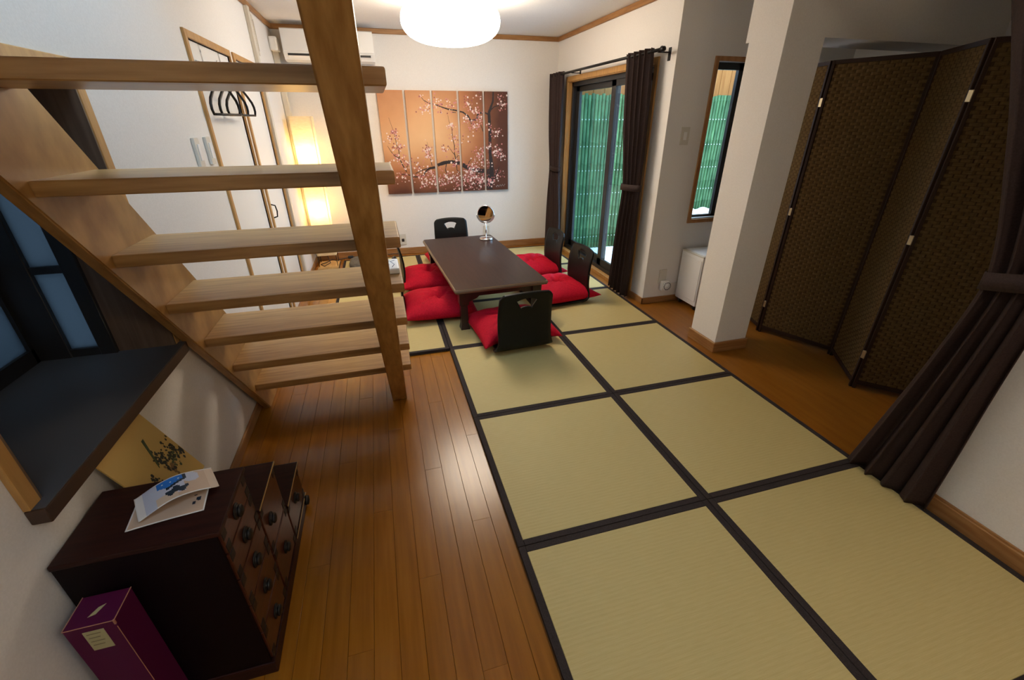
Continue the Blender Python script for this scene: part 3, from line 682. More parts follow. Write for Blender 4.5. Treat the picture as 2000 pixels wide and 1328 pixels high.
# ------------------------------------------------------------------ floor lamp of paper
fl = empty('paper_floor_lamp', (-0.965, 2.36, 0)); tag(fl, 'tall square paper floor lamp glowing in the back left corner', 'lamp')
hb = 0.098
mb = MB()
rows = []
for k in range(41):
    z = 0.14 + 1.33 * k / 40
    row = []
    for (ax, ay, bx_, by_) in ((-1, -1, 1, -1), (1, -1, 1, 1), (1, 1, -1, 1), (-1, 1, -1, -1)):
        for t in range(6):
            u = t / 6; wob = 0.0025 * math.sin(23 * z + 7 * u + ax) * math.sin(9 * u + 31 * z)
            row.append((hb * (ax + (bx_ - ax) * u) * (1 + wob * 10), hb * (ay + (by_ - ay) * u) * (1 + wob * 10), z))
    rows.append(row)
mb.grid(rows, wrap=True, smooth=True); mb.build('shade', 'washi', fl)
for (sx, sy) in ((-1, -1), (1, -1), (1, 1), (-1, 1)):
    MB().tube([(sx * 0.092, sy * 0.092, 0.02), (sx * 0.092, sy * 0.092, 1.46)], 0.0035, 6).build('post', 'dark_plastic', fl)
MB().box(-0.105, 0.105, -0.19, 0.13, 0.004, 0.022, bev=0.003, mat='board_wood').box(-0.109, 0.109, -0.194, 0.134, 0.001, 0.012, mat='dark_plastic').build('base', None, fl)
for z in (0.62, 1.14):
    b = MB().lathe([(0, -0.045), (0.025, -0.035), (0.034, 0), (0.025, 0.035), (0, 0.045)], 16).build('bulb', 'bulb_glow', fl); b.location = (0, 0, z)
MB().tube([(-0.08, -0.03, 0.027), (-0.04, -0.10, 0.028), (0.02, -0.06, 0.05), (-0.01, 0.02, 0.12), (0.0, 0.0, 0.5), (0, 0, 1.05)], 0.004, 6).tube([(-0.085, -0.02, 0.03), (-0.03, 0.02, 0.034), (0.03, 0.03, 0.06), (0.07, 0.08, 0.03), (0.13, 0.12, 0.035), (0.20, 0.15, 0.035)], 0.004, 6).build('cord', 'dark_plastic', fl)
pb = empty('power_strip', (-0.74, 2.51, 0)); tag(pb, 'black plug and cord lying along the back wall by the floor lamp', 'plug')
part(pb, 'plug', MB().box(-0.775, -0.715, 2.495, 2.525, T + 0.004, T + 0.034, bev=0.006), 'dark_plastic')
part(pb, 'cord', MB().tube([(-0.715, 2.51, T + 0.02), (-0.6, 2.53, T + 0.008), (-0.45, 2.55, T + 0.008), (-0.2, 2.56, T + 0.008)], 0.004, 6), 'dark_plastic')
# dark knitted floor pouf
mb = MB(); rows = []
for k in range(9):
    t = k / 8; r = 0.19 * (1 - t ** 4 * 0.55) ; z = 0.065 * math.sin(t * math.pi / 2)
    rows.append([(r * (1 + 0.15 * abs(math.sin(2 * a)) ** 2) * math.cos(a) * (1 if k < 8 else 0.15), r * (1 + 0.15 * abs(math.sin(2 * a)) ** 2) * math.sin(a) * (1 if k < 8 else 0.15), z + (0.006 * math.sin(9 * a + 3 * k) if 0 < k < 8 else 0)) for a in [2 * math.pi * q / 40 for q in range(40)]])
V = mb.grid(rows, wrap=True); mb.bm.faces.new(V[0][::-1]); mb.bm.faces.new(V[-1])
o = mb.build('knitted_cushion', 'knit'); o.location = (-0.555, 2.22, T + 0.002); tag(o, 'dark grey knitted floor cushion by the floor lamp', 'cushion')

# ------------------------------------------------------------------ five-panel painting
PX0, PZ0, PZ1, PWD, PPI = -0.238, 0.695, 1.712, 0.258, 0.2815
PTOT = PPI * 4 + PWD
m = nmat('canvas_paint', (0.5, 0.25, 0.12), 0.55, spec=0.3)
N, L, b = nodes(m)
gm = N.new('ShaderNodeNewGeometry'); sep = N.new('ShaderNodeSeparateXYZ'); L.new(gm.outputs['Position'], sep.inputs[0])
def mth(op, a, b_=None, c=None):
    n = N.new('ShaderNodeMath'); n.operation = op
    for k, v in enumerate((a, b_, c)):
        if v is None: continue
        if isinstance(v, (int, float)): n.inputs[k].default_value = v
        else: L.new(v, n.inputs[k])
    return n.outputs[0]
dx = mth('DIVIDE', mth('SUBTRACT', sep.outputs['X'], PX0 + 0.40 * PTOT), 0.78); dz = mth('DIVIDE', mth('SUBTRACT', sep.outputs['Z'], PZ0 + 0.56), 0.60)
dx = mth('MAXIMUM', dx, mth('MULTIPLY', dx, -0.45)); dz = mth('MAXIMUM', mth('MULTIPLY', dz, 0.6), mth('MULTIPLY', dz, -1.05))
d2 = mth('SQRT', mth('ADD', mth('MULTIPLY', dx, dx), mth('MULTIPLY', dz, dz)))
nz = N.new('ShaderNodeTexNoise'); nz.inputs['Scale'].default_value = 3.0; nz.inputs['Detail'].default_value = 4; L.new(gm.outputs['Position'], nz.inputs['Vector'])
d3 = mth('ADD', d2, mth('MULTIPLY', mth('SUBTRACT', nz.outputs['Fac'], 0.5), 0.35))
r = N.new('ShaderNodeValToRGB'); e = r.color_ramp.elements
e[0].position = 0.0; e[0].color = (0.80, 0.48, 0.24, 1); e[1].position = 1.0; e[1].color = (0.10, 0.034, 0.018, 1)
for p, c in ((0.35, (0.66, 0.33, 0.15, 1)), (0.62, (0.42, 0.16, 0.065, 1)), (0.82, (0.22, 0.078, 0.036, 1))): x = e.new(p); x.color = c
L.new(d3, r.inputs[0]); L.new(r.outputs[0], b.inputs['Base Color'])
nmat('paint_branch', (0.022, 0.012, 0.010), 0.6); nmat('paint_pink', (0.60, 0.22, 0.20), 0.6); nmat('paint_white', (0.80, 0.62, 0.55), 0.6); nmat('paint_rose', (0.30, 0.08, 0.07), 0.6)
def puv(x, y):
    # photo crop -> painting fractions
    u = v = 0.5
    for _ in range(12):
        top = 128 + (157 - 128) * u; bot = 1218 + (1168 - 1218) * u
        v = (bot - y) / (bot - top)
        l = 292 + (183 - 292) * v; r_ = 1545 + (1548 - 1545) * v
        u = (x - l) / (r_ - l)
    return u, v
BR = [
    [(1390, 158, 14), (1385, 250, 18), (1340, 360, 28), (1345, 450, 30), (1350, 560, 32), (1348, 680, 30), (1350, 790, 34), (1365, 900, 44), (1360, 1000, 58), (1340, 1100, 78), (1330, 1166, 92)],
    [(1335, 375, 16), (1290, 355, 14), (1225, 362, 18), (1205, 425, 18), (1140, 437, 16), (1115, 390, 15), (1060, 352, 14), (980, 332, 13), (900, 320, 12), (840, 300, 10), (770, 275, 9), (700, 258, 8), (650, 230, 5), (620, 190, 3)],
    [(1140, 437, 14), (1150, 472, 5)], [(1345, 345, 12), (1400, 300, 9), (1465, 285, 7), (1495, 235, 3)],
    [(1330, 970, 50), (1200, 955, 40), (1130, 940, 44), (1060, 900, 40), (1000, 872, 38), (930, 860, 36), (860, 870, 34), (800, 890, 30), (760, 920, 26), (700, 932, 20), (660, 970, 18), (640, 1010, 15), (560, 1025, 11), (490, 1000, 9), (400, 990, 6)],
    [(720, 920, 12), (640, 945, 8), (560, 985, 6)],
    [(470, 965, 11), (435, 900, 10), (400, 820, 9), (395, 740, 7), (375, 680, 6), (360, 600, 4), (340, 520, 3), (300, 400, 2)],
    [(400, 820, 8), (350, 790, 7), (320, 750, 5), (285, 690, 3)], [(465, 930, 7), (490, 880, 4)],
    [(980, 850, 9), (965, 770, 8), (965, 690, 7), (945, 600, 6), (940, 500, 5), (910, 440, 3), (900, 380, 2)],
    [(970, 790, 6), (940, 755, 5), (900, 690, 3)], [(980, 830, 6), (1000, 795, 5), (1040, 780, 3)],
    [(728, 900, 7), (715, 830, 6), (700, 740, 4), (680, 650, 2)], [(880, 870, 10), (868, 950, 8), (890, 1020, 4)], [(985, 890, 9), (990, 950, 7), (1045, 1012, 4)],
    [(1395, 1050, 14), (1430, 960, 8), (1450, 915, 4)], [(1310, 900, 12), (1270, 830, 6), (1250, 800, 3)], [(1290, 625, 6), (1275, 545, 8), (1250, 480, 6)],
    [(1200, 985, 10), (1205, 1060, 8), (1185, 1120, 4)], [(1365, 592, 8), (1400, 560, 4), (1450, 560, 2)], [(1170, 360, 8), (1140, 290, 5), (1110, 235, 3)], [(940, 350, 8), (985, 355, 5)], [(1110, 900, 8), (1120, 860, 5), (1150, 830, 3)]]
CL = [(1110, 260, 55, 26), (1190, 340, 45, 22), (1240, 420, 45, 26), (1150, 480, 60, 26), (1210, 500, 50, 22), (700, 300, 70, 24), (820, 270, 80, 30), (950, 280, 60, 18), (640, 320, 50, 10), (1480, 300, 45, 22), (1420, 560, 55, 26), (1420, 750, 60, 34), (1470, 800, 50, 20),
      (1240, 780, 70, 50), (1180, 900, 70, 30), (1120, 960, 60, 40), (980, 870, 45, 24), (720, 1000, 70, 46), (660, 1080, 70, 40), (860, 1060, 90, 60), (1000, 1060, 90, 60), (1150, 1040, 90, 80), (1260, 1050, 60, 56), (1350, 1090, 40, 30), (440, 1000, 70, 34), (480, 870, 60, 26), (370, 800, 60, 30), (400, 700, 50, 26), (350, 540, 35, 18), (370, 600, 30, 14), (300, 620, 50, 12), (690, 720, 45, 34), (700, 800, 50, 24), (600, 900, 70, 20), (860, 730, 45, 16), (930, 480, 35, 16), (960, 600, 40, 22), (1000, 720, 60, 20), (1090, 420, 30, 14), (1440, 1010, 60, 22), (1350, 700, 40, 14), (1350, 500, 40, 10), (1240, 1130, 60, 24), (780, 1080, 60, 26), (1080, 1110, 70, 26), (1300, 880, 50, 24), (600, 1020, 60, 16), (1480, 200, 50, 14), (1240, 200, 40, 10), (1100, 600, 80, 8), (620, 190, 20, 6)]
YP = YB - 0.03
cv = []
PL = ('leftmost', 'second', 'middle', 'fourth', 'rightmost')
PD = ('leftmost orange canvas of the five-panel cherry blossom painting', 'second canvas from the stairs in the five-panel cherry blossom painting', 'middle canvas of the five-panel cherry blossom painting with a tall twig', 'second canvas from the curtain in the five-panel cherry blossom painting', 'rightmost dark canvas of the five-panel painting with the tree trunk')
bran = [MB() for _ in range(5)]; blo = [[MB() for _ in range(3)] for _ in range(5)]
def panel_of(u):
    x = u * PTOT; k = int(x / PPI)
    if k < 0 or k > 4: return None
    return k if 0.003 < x - k * PPI < PWD - 0.003 else None
def xyz(u, v, d): return (PX0 + u * PTOT, YP - 0.004 - d, PZ0 + v * (PZ1 - PZ0))
rp_ = random.Random(3)
for br in BR:
    pts = []
    for (a, c) in zip(br, br[1:]):
        n = max(2, int(math.hypot(a[0] - c[0], a[1] - c[1]) / 8))
        for k in range(n):
            t = k / n; pts.append((a[0] + (c[0] - a[0]) * t, a[1] + (c[1] - a[1]) * t, a[2] + (c[2] - a[2]) * t))
    pts.append(br[-1])
    uv = [(*puv(p[0], p[1]), p[2] * 0.00105 * (0.85 + 0.3 * rp_.random())) for p in pts]
    W_ = [(PX0 + u * PTOT, PZ0 + v * (PZ1 - PZ0), w_) for u, v, w_ in uv]
    for i in range(len(W_) - 1):
        k = panel_of((uv[i][0] + uv[i + 1][0]) / 2)
        if k is None or min(uv[i][1], uv[i + 1][1]) < 0.004 or max(uv[i][1], uv[i + 1][1]) > 0.996: continue
        a, c = W_[i], W_[i + 1]; d = Vector((c[0] - a[0], c[1] - a[1])).normalized(); n = Vector((-d.y, d.x)); e_ = 0.0012
        q = [(a[0] - d.x * e_ + n.x * a[2] / 2, a[1] - d.y * e_ + n.y * a[2] / 2), (c[0] + d.x * e_ + n.x * c[2] / 2, c[1] + d.y * e_ + n.y * c[2] / 2), (c[0] + d.x * e_ - n.x * c[2] / 2, c[1] + d.y * e_ - n.y * c[2] / 2), (a[0] - d.x * e_ - n.x * a[2] / 2, a[1] - d.y * e_ - n.y * a[2] / 2)]
        xa = PX0 + k * PPI + 0.001; xb = xa + PWD - 0.002
        q = [(min(max(p[0], xa), xb), min(max(p[1], PZ0 + 0.001), PZ1 - 0.001)) for p in q]
        bran[k].bm.faces.new([bran[k].bm.verts.new((p[0], YP - 0.0044 - 0.00002 * (i % 5), p[1])) for p in q])
for (cx, cy, rad, cnt) in CL:
    for _ in range(int(cnt * 1.35)):
        x_ = rp_.gauss(cx, rad * 0.55); y_ = rp_.gauss(cy, rad * 0.55)
        u, v = puv(x_, y_); k = panel_of(u)
        if k is None or not 0.01 < v < 0.99: continue
        t = rp_.random(); kind = 0 if t < 0.42 else (1 if t < 0.76 else 2)
        r_ = rp_.uniform(0.0032, 0.0095) * (1.25 if kind == 1 else 1)
        p = xyz(u, v, 0.0006 + 0.0003 * rp_.random()); ph = rp_.random() * 6
        xa = PX0 + k * PPI + 0.001; xb = xa + PWD - 0.002
        mbk = blo[k][kind].bm
        mbk.faces.new([mbk.verts.new((min(max(p[0] + r_ * (0.75 + 0.4 * (q % 2)) * math.cos(ph + q * 0.785), xa), xb), p[1], p[2] + r_ * (0.75 + 0.4 * (q % 2)) * math.sin(ph + q * 0.785))) for q in range(8)])
for k in range(5):
    r_ = empty('canvas_panel', (PX0 + k * PPI + PWD / 2, YP, PZ0)); tag(r_, PD[k], 'painting', 'five canvases of the cherry blossom painting')
    part(r_, 'canvas', MB().box(PX0 + k * PPI, PX0 + k * PPI + PWD, YP - 0.004, YB - 0.002, PZ0, PZ1, bev=0.002, seg=1), 'canvas_paint')
    tag(part(r_, 'painted_branches', bran[k], 'paint_branch'), kind='stuff')
    for q, (nm, mt) in enumerate((('pink_blossoms', 'paint_pink'), ('white_blossoms', 'paint_white'), ('rose_blossoms', 'paint_rose'))): tag(part(r_, nm, blo[k][q], mt), kind='stuff')
    if k == 4:
        sg = [puv(1410 + 8 * q, 1130 + 14 * math.sin(q * 1.9) - 0.8 * q) for q in range(14)]
        part(r_, 'signature', MB().tube([xyz(u, v, 0.001) for u, v in sg], 0.0014, 4), 'card_white')

# ------------------------------------------------------------------ air conditioner and wall plates
ac = empty('air_conditioner', (-0.61, YB, 1.92)); tag(ac, 'white wall-mounted air conditioner high in the back left corner', 'air conditioner')
part(ac, 'body', MB().prism([(YB - 0.002, 1.93), (YB - 0.002, 2.175), (2.42, 2.175), (2.40, 2.165), (2.395, 1.99), (2.43, 1.935), (2.50, 1.925)], 'X', -1.01, -0.215), 'white_plastic')
part(ac, 'front_panel', MB().prism([(2.396, 1.995), (2.401, 2.168), (2.392, 2.165), (2.387, 2.0)], 'X', -1.005, -0.22), 'white_plastic')
part(ac, 'outlet', MB().box(-0.975, -0.25, 2.40, 2.44, 1.965, 1.985), 'dark_plastic')
part(ac, 'louver', MB().prism([(2.405, 1.972), (2.402, 1.966), (2.44, 1.934), (2.445, 1.94)], 'X', -0.97, -0.255), 'white_plastic')
part(ac, 'caption', MB().box(-0.30, -0.235, 2.3955, 2.399, 1.995, 1.998).box(-0.29, -0.25, 2.3955, 2.399, 2.003, 2.006), 'grey_plastic')
def plate(name, label, cat, cx, cz, y, w_, h_, slots=1, mat='cream_plastic'):
    r_ = empty(name, (cx, y, cz)); tag(r_, label, cat)
    part(r_, 'plate', MB().box(cx - w_ / 2, cx + w_ / 2, y - 0.008, y, cz - h_ / 2, cz + h_ / 2, bev=0.002), mat)
    return r_
p = plate('wall_outlet', 'beige wall outlet low on back wall beside the stair treads', 'outlet', -0.14, 0.175, YB, 0.075, 0.125)
part(p, 'socket', MB().box(-0.155, -0.125, YB - 0.0105, YB - 0.008, 0.15, 0.185, bev=0.001, seg=1), 'dark_plastic')
p = plate('wall_outlet', 'beige wall outlet low on back wall behind the round mirror', 'outlet', 0.875, 0.215, YB, 0.07, 0.12)
part(p, 'socket', MB().box(0.862, 0.888, YB - 0.0105, YB - 0.008, 0.19, 0.24, bev=0.001, seg=1), 'white_plastic')
p = plate('light_switch', 'beige light switch on the shaded wall left of the slim window', 'switch', 1.903, 1.322, 0.40, 0.07, 0.12)
part(p, 'rocker', MB().box(1.889, 1.917, 0.389, 0.392, 1.295, 1.35, bev=0.001, seg=1), 'white_plastic')
p = plate('wall_outlet', 'beige wall outlet beside the white appliance with a timer plugged in', 'outlet', 1.905, 0.235, 0.40, 0.07, 0.12)
td = empty('timer_dial', (1.935, 0.38, 0.16)); tag(td, 'white round plug-in timer dial below the recess outlet', 'timer')
part(td, 'body', MB().box(1.885, 1.955, 0.352, 0.391, 0.115, 0.20, bev=0.008), 'white_plastic')
Md = Matrix.Translation((1.93, 0.352, 0.16)) @ Matrix.Rotation(R(90), 4, 'X')
part(td, 'dial', MB().lathe([(0, 0.012), (0.012, 0.012), (0.016, 0.007), (0.036, 0.007), (0.038, 0.0), (0, 0.0)], 24, Md), 'white_plastic')
tk = MB()
for q in range(14): tk.box(-0.003, 0.003, -0.004, 0.004, 0, 0.004, M=Md @ Matrix.Rotation(2 * math.pi * q / 14, 4, 'Z') @ Matrix.Translation((0.031, 0, 0.006)))
part(td, 'dial_marks', tk, 'dark_plastic')
part(td, 'cable', MB().tube([(1.955, 0.385, 0.17), (2.0, 0.39, 0.172), (2.06, 0.393, 0.175)], 0.003, 6), 'white_plastic')
for cy, l in ((-0.165, 'slim vertical switch plate on left wall, the one nearer the stairs'), (0.0, 'slim vertical switch plate on left wall beside the hanger door casing')):
    r_ = empty('switch_plate', (XL, cy, 1.295)); tag(r_, l, 'switch')
    part(r_, 'plate', MB().box(XL, XL + 0.014, cy - 0.03, cy + 0.03, 1.235, 1.36, bev=0.003), 'cream_plastic')
    part(r_, 'button', MB().box(XL + 0.014, XL + 0.018, cy - 0.014, cy + 0.014, 1.262, 1.333, bev=0.001, seg=1), 'white_plastic')

# ------------------------------------------------------------------ hangers on the door
rk = empty('door_hook_rack', (XL, 0.45, 1.6)); tag(rk, 'over-door metal hook rack at the top of the hanger door', 'hook rack')
for yy in (0.33, 0.66): part(rk, 'strap', MB().box(XL - 0.0055, XL - 0.003, yy - 0.008, yy + 0.008, 1.67, 1.7845), 'chrome')
part(rk, 'bar', MB().box(XL - 0.003, XL + 0.002, 0.20, 0.80, 1.68, 1.70, bev=0.001, seg=1), 'chrome')
for yy in (0.315, 0.485, 0.645): part(rk, 'hook', MB().tube([(XL + 0.001, yy, 1.69), (XL + 0.03, yy, 1.685), (XL + 0.06, yy, 1.69), (XL + 0.066, yy, 1.71)], 0.004, 6), 'chrome')
def hanger_mesh():
    mb = MB()
    # plane: local x across, z up; origin at the hook
    mb.tube([(0.0, 0, 0.0 + 0.0), (0.018, 0, 0.016), (0.03, 0, -0.005), (0.005, 0, -0.03), (0.0, 0, -0.055)], 0.003, 6)
    sh = []
    for s_ in (-1, 1):
        P_ = [(0, 0, -0.052), (s_ * 0.05, 0, -0.075), (s_ * 0.12, 0, -0.118), (s_ * 0.165, 0, -0.150), (s_ * 0.182, 0, -0.175), (s_ * 0.185, 0, -0.20), (s_ * 0.172, 0, -0.225)]
        mb.tube(P_, [0.006, 0.0065, 0.007, 0.0075, 0.0075, 0.007, 0.006], 8)
    mb.tube([(-0.175, 0, -0.222), (0.175, 0, -0.222)], 0.006, 8)
    return mb.mesh('coat_hanger', 'iron')
hm = hanger_mesh()
for yy, a, l in ((0.30, 84, 'black coat hanger on the door rack, the nearest of three'), (0.47, 82, 'black coat hanger on the door rack, the middle of three'), (0.63, 80, 'black coat hanger on the door rack, the farthest of three')):
    o = obj('coat_hanger', hm, None, (XL + 0.055, yy, 1.682)); o.rotation_euler = (0, 0, R(a)); tag(o, l, 'hanger', 'black hangers on the door')

# ------------------------------------------------------------------ curtains
def curtain(name, label, X0, zt, spec, folds, amp, thick=0.003, tie=None, seed=1):
    """spec: list of (z, ya, yb) from top to bottom; folds are waves across"""
    rd = random.Random(seed); p1, p2 = rd.uniform(0, 6), rd.uniform(0, 6)
    n = 110; rows = []
    zs = []
    for a, c in zip(spec, spec[1:]):
        k = max(4, int(abs(a[0] - c[0]) / 0.03))
        for q in range(k):
            t = q / k; s_ = t; zs.append((a[0] + (c[0] - a[0]) * t, a[1] + (c[1] - a[1]) * s_, a[2] + (c[2] - a[2]) * s_))
    zs.append(spec[-1])
    def soft(i, c):
        w_ = min(5, i, len(zs) - 1 - i); return sum(zs[k][c] for k in range(i - w_, i + w_ + 1)) / (2 * w_ + 1)
    zs = [(zs[i][0], soft(i, 1), soft(i, 2)) for i in range(len(zs))]
    for (z, ya, yb) in zs:
        wd_ = abs(yb - ya); row = []
        tp = 1.0
        if tie: tp = 0.75 + 0.25 * min(1, abs(z - tie) / 0.25)
        for q in range(n + 1):
            u = q / n
            uu = u + 0.02 * math.sin(5 * u + p1 + 0.4 * z)
            ph = 2 * math.pi * folds * uu
            x = X0 + amp * tp * (math.sin(ph) + 0.3 * math.sin(2.3 * ph + p2) * (0.5 + 0.5 * math.sin(z * 0.8 + p1)))
            y = ya + (yb - ya) * u + 0.35 * amp * math.sin(2 * ph + 0.8) * 0.5
            row.append((x, y, z))
        rows.append(row)
    mb = MB(); mb.grid(rows)
    o = mb.build('cloth', 'curtain_brown'); sm = o.modifiers.new('thickness', 'SOLIDIFY'); sm.thickness = thick; sm.offset = 0
    r_ = empty(name, (X0, (spec[-1][1] + spec[-1][2]) / 2, spec[-1][0])); tag(r_, label, 'curtain')
    o.parent = r_; o.matrix_parent_inverse = Matrix.Translation(-Vector(r_.location))
    return r_
def tieband(r_, X0, ax, y0, y1, za, zb, h):
    rows = []
    for k in range(25):
        a = 2 * math.pi * k / 24
        yy = (y0 + y1) / 2 + (y1 - y0) / 2 * math.cos(a); xx = X0 + ax * math.sin(a); zc = za + (zb - za) * (0.5 + 0.5 * math.cos(a))
        rows.append([(xx, yy, zc - h / 2), (xx * 1.0, yy, zc + h / 2)])
    mb = MB(); mb.grid(rows); o = mb.build('tie_band', 'curtain_brown'); sm = o.modifiers.new('thickness', 'SOLIDIFY'); sm.thickness = 0.002
    o.parent = r_; o.matrix_parent_inverse = Matrix.Translation(-Vector(r_.location))
XC = 1.648
c1 = curtain('door_curtain', 'dark brown curtain tied at the far side of the glass door', XC, 1.87, [(1.885, 2.24, 2.57), (1.82, 2.25, 2.57), (1.4, 2.24, 2.56), (0.96, 2.25, 2.50), (0.90, 2.25, 2.50), (0.4, 2.17, 2.56), (0.026, 2.14, 2.58)], 4, 0.022, tie=0.93, seed=2)
tieband(c1, XC, 0.042, 2.235, 2.515, 0.93, 0.94, 0.05)
c2 = curtain('door_curtain', 'dark brown curtain tied at the near side of the glass door', XC, 1.87, [(1.885, 0.56, 0.93), (1.82, 0.56, 0.92), (1.4, 0.53, 0.87), (0.96, 0.52, 0.77), (0.90, 0.52, 0.77), (0.4, 0.51, 0.82), (0.026, 0.53, 0.84)], 4.5, 0.026, tie=0.93, seed=5)
tieband(c2, XC, 0.045, 0.505, 0.79, 0.945, 0.93, 0.05)
rd_ = empty('curtain_rod', (XC, 1.5, 1.86)); tag(rd_, 'dark metal curtain rod above the sliding glass door', 'curtain rod')
part(rd_, 'rod', MB().tube([(XC, 0.44, 1.862), (XC, 2.60, 1.862)], 0.011, 12), 'iron')
part(rd_, 'finial', MB().lathe([(0, -0.02), (0.012, -0.02), (0.02, -0.008), (0.014, 0.004), (0.016, 0.016), (0, 0.024)], 16, Matrix.Translation((XC, 0.435, 1.862)) @ Matrix.Rotation(R(90), 4, 'X')), 'iron')
for yy in (0.485, 2.0): part(rd_, 'bracket', MB().box(XC - 0.004, XR, yy - 0.006, yy + 0.006, 1.846, 1.854).box(XR - 0.004, XR, yy - 0.015, yy + 0.015, 1.80, 1.88), 'iron')
c3 = curtain('entry_curtain', 'large dark brown curtain tied back at the right edge of the view', 1.605, 1.95, [(2.0, -1.985, -1.40), (1.5, -1.975, -1.60), (1.2, -1.96, -1.70), (0.985, -1.955, -1.775), (0.925, -1.955, -1.775), (0.6, -1.945, -1.72), (0.3, -1.945, -1.66), (0.026, -1.94, -1.60)], 4.2, 0.024, tie=0.95, seed=9)
tieband(c3, 1.605, 0.045, -1.975, -1.765, 0.99, 0.94, 0.06)
er = empty('entry_curtain_rod', (1.605, -1.2, 1.98)); tag(er, 'dark rod holding the large entry curtain between pillar and wall', 'curtain rod')
part(er, 'rod', MB().tube([(1.605, -2.02, 2.01), (1.605, -0.545, 2.01)], 0.012, 12), 'iron')
part(er, 'bracket', MB().box(1.605, 1.67, -1.996, -1.984, 1.993, 2.001), 'iron')
part(er, 'bracket', MB().box(1.605, 1.728, -0.546, -0.534, 1.996, 2.024), 'iron')

# ------------------------------------------------------------------ folding screen
fs = empty('folding_screen', (2.35, -0.7, 0)); tag(fs, 'tall brown woven folding screen standing behind the pillar', 'folding screen')
def weave(w_, h_):
    mb = MB(); cw, chh = 0.0235, 0.0165
    nx = int(w_ / cw); nz_ = int(h_ / chh); cw = w_ / nx; chh = h_ / nz_
    for sd in (-1, 1):
        for i in range(nx):
            for j in range(nz_):
                if (i + j) % 2: continue
                x0, x1 = i * cw - cw * 0.42, (i + 1) * cw + cw * 0.42; z0_, z1_ = j * chh + 0.0006, (j + 1) * chh - 0.0006
                x0 = max(0.0, x0); x1 = min(w_, x1); xm0 = x0 + (x1 - x0) * 0.25; xm1 = x0 + (x1 - x0) * 0.75; yb_, yt = sd * 0.0042, sd * 0.0075
                A = [mb.bm.verts.new(p) for p in ((x0, yb_, z0_), (xm0, yt, z0_), (xm1, yt, z0_), (x1, yb_, z0_))]; B = [mb.bm.verts.new(p) for p in ((x0, yb_, z1_), (xm0, yt, z1_), (xm1, yt, z1_), (x1, yb_, z1_))]
                for k in range(3): mb.bm.faces.new((A[k], A[k + 1], B[k + 1], B[k]) if sd < 0 else (A[k + 1], A[k], B[k], B[k + 1]))
    return mb
SH = 1.735; corners = [(2.44, 0.10), (2.293, -0.333), (2.484, -0.777), (2.237, -1.126), (2.55, -1.47)]
for k in range(4):
    a, c = corners[k], corners[k + 1]; L_ = math.hypot(c[0] - a[0], c[1] - a[1]); ang = math.atan2(c[1] - a[1], c[0] - a[0])
    Mx = Matrix.Translation((a[0], a[1], 0)) @ Matrix.Rotation(ang, 4, 'Z')
    mb = MB(); e_ = 0.016
    mb.box(0.003, e_ + 0.003, -0.01, 0.01, 0.0, SH, bev=0.002, seg=1).box(L_ - e_ - 0.003, L_ - 0.003, -0.01, 0.01, 0.0, SH, bev=0.002, seg=1)
    mb.box(e_, L_ - e_, -0.009, 0.009, 0.03, 0.055).box(e_, L_ - e_, -0.009, 0.009, SH - 0.02, SH)
    for v in mb.bm.verts: v.co = Mx @ v.co
    pn = part(fs, 'panel', mb, 'screen_frame')
    mb = MB().box(e_, L_ - e_, -0.0045, 0.0045, 0.04, SH - 0.01)
    for v in mb.bm.verts: v.co = Mx @ v.co
    mb.build('paper_backing', 'screen_under', pn)
    mb = weave(L_ - 2 * e_ - 0.006, SH - 0.08)
    for v in mb.bm.verts: v.co = Mx @ (v.co + Vector((e_ + 0.003, 0, 0.057)))
    tag(mb.build('woven_strands', 'screen_weave', pn), kind='stuff')
for k in (1, 2, 3):
    cx, cy = corners[k]
    for z in (0.22, 0.88, 1.52): part(fs, 'hinge', MB().box(cx - 0.008, cx + 0.008, cy - 0.0105, cy + 0.0105, z - 0.024, z + 0.024, bev=0.002, seg=1), 'brass')

# ------------------------------------------------------------------ white appliance on casters
ap = empty('mobile_appliance', (2.27, 0.24, 0)); tag(ap, 'white box-shaped appliance on black casters under the slim window', 'appliance')
part(ap, 'body', MB().box(2.052, 2.48, 0.115, 0.385, 0.045, 0.455, bev=0.006, mat='white_plastic'), None)
part(ap, 'side_panel', MB().box(2.047, 2.053, 0.125, 0.375, 0.085, 0.43, bev=0.002, seg=1), 'white_plastic')
part(ap, 'front_panel', MB().box(2.075, 2.47, 0.108, 0.116, 0.05, 0.45, bev=0.002, seg=1), 'grey_plastic')
part(ap, 'top_frame', MB().box(2.05, 2.482, 0.112, 0.388, 0.455, 0.468, bev=0.004), 'cream_plastic')
part(ap, 'top_plate', MB().box(2.075, 2.46, 0.135, 0.365, 0.466, 0.471, bev=0.001, seg=1), 'white_plastic')
for q in range(4): part(ap, 'button', MB().box(2.125, 2.155, 0.103, 0.109, 0.385 - 0.04 * q, 0.408 - 0.04 * q, bev=0.001, seg=1), 'dark_plastic')
for (cx, cy) in ((2.085, 0.15), (2.085, 0.35), (2.45, 0.15), (2.45, 0.35)):
    cs = part(ap, 'caster', MB().box(cx - 0.015, cx + 0.015, cy - 0.015, cy + 0.015, 0.03, 0.05), 'dark_plastic')
    MB().lathe([(0, -0.01), (0.019, -0.01), (0.021, 0), (0.019, 0.01), (0, 0.01)], 16, Matrix.Translation((cx, cy, 0.0215)) @ Matrix.Rotation(R(90), 4, 'X')).build('wheel', 'dark_plastic', cs)

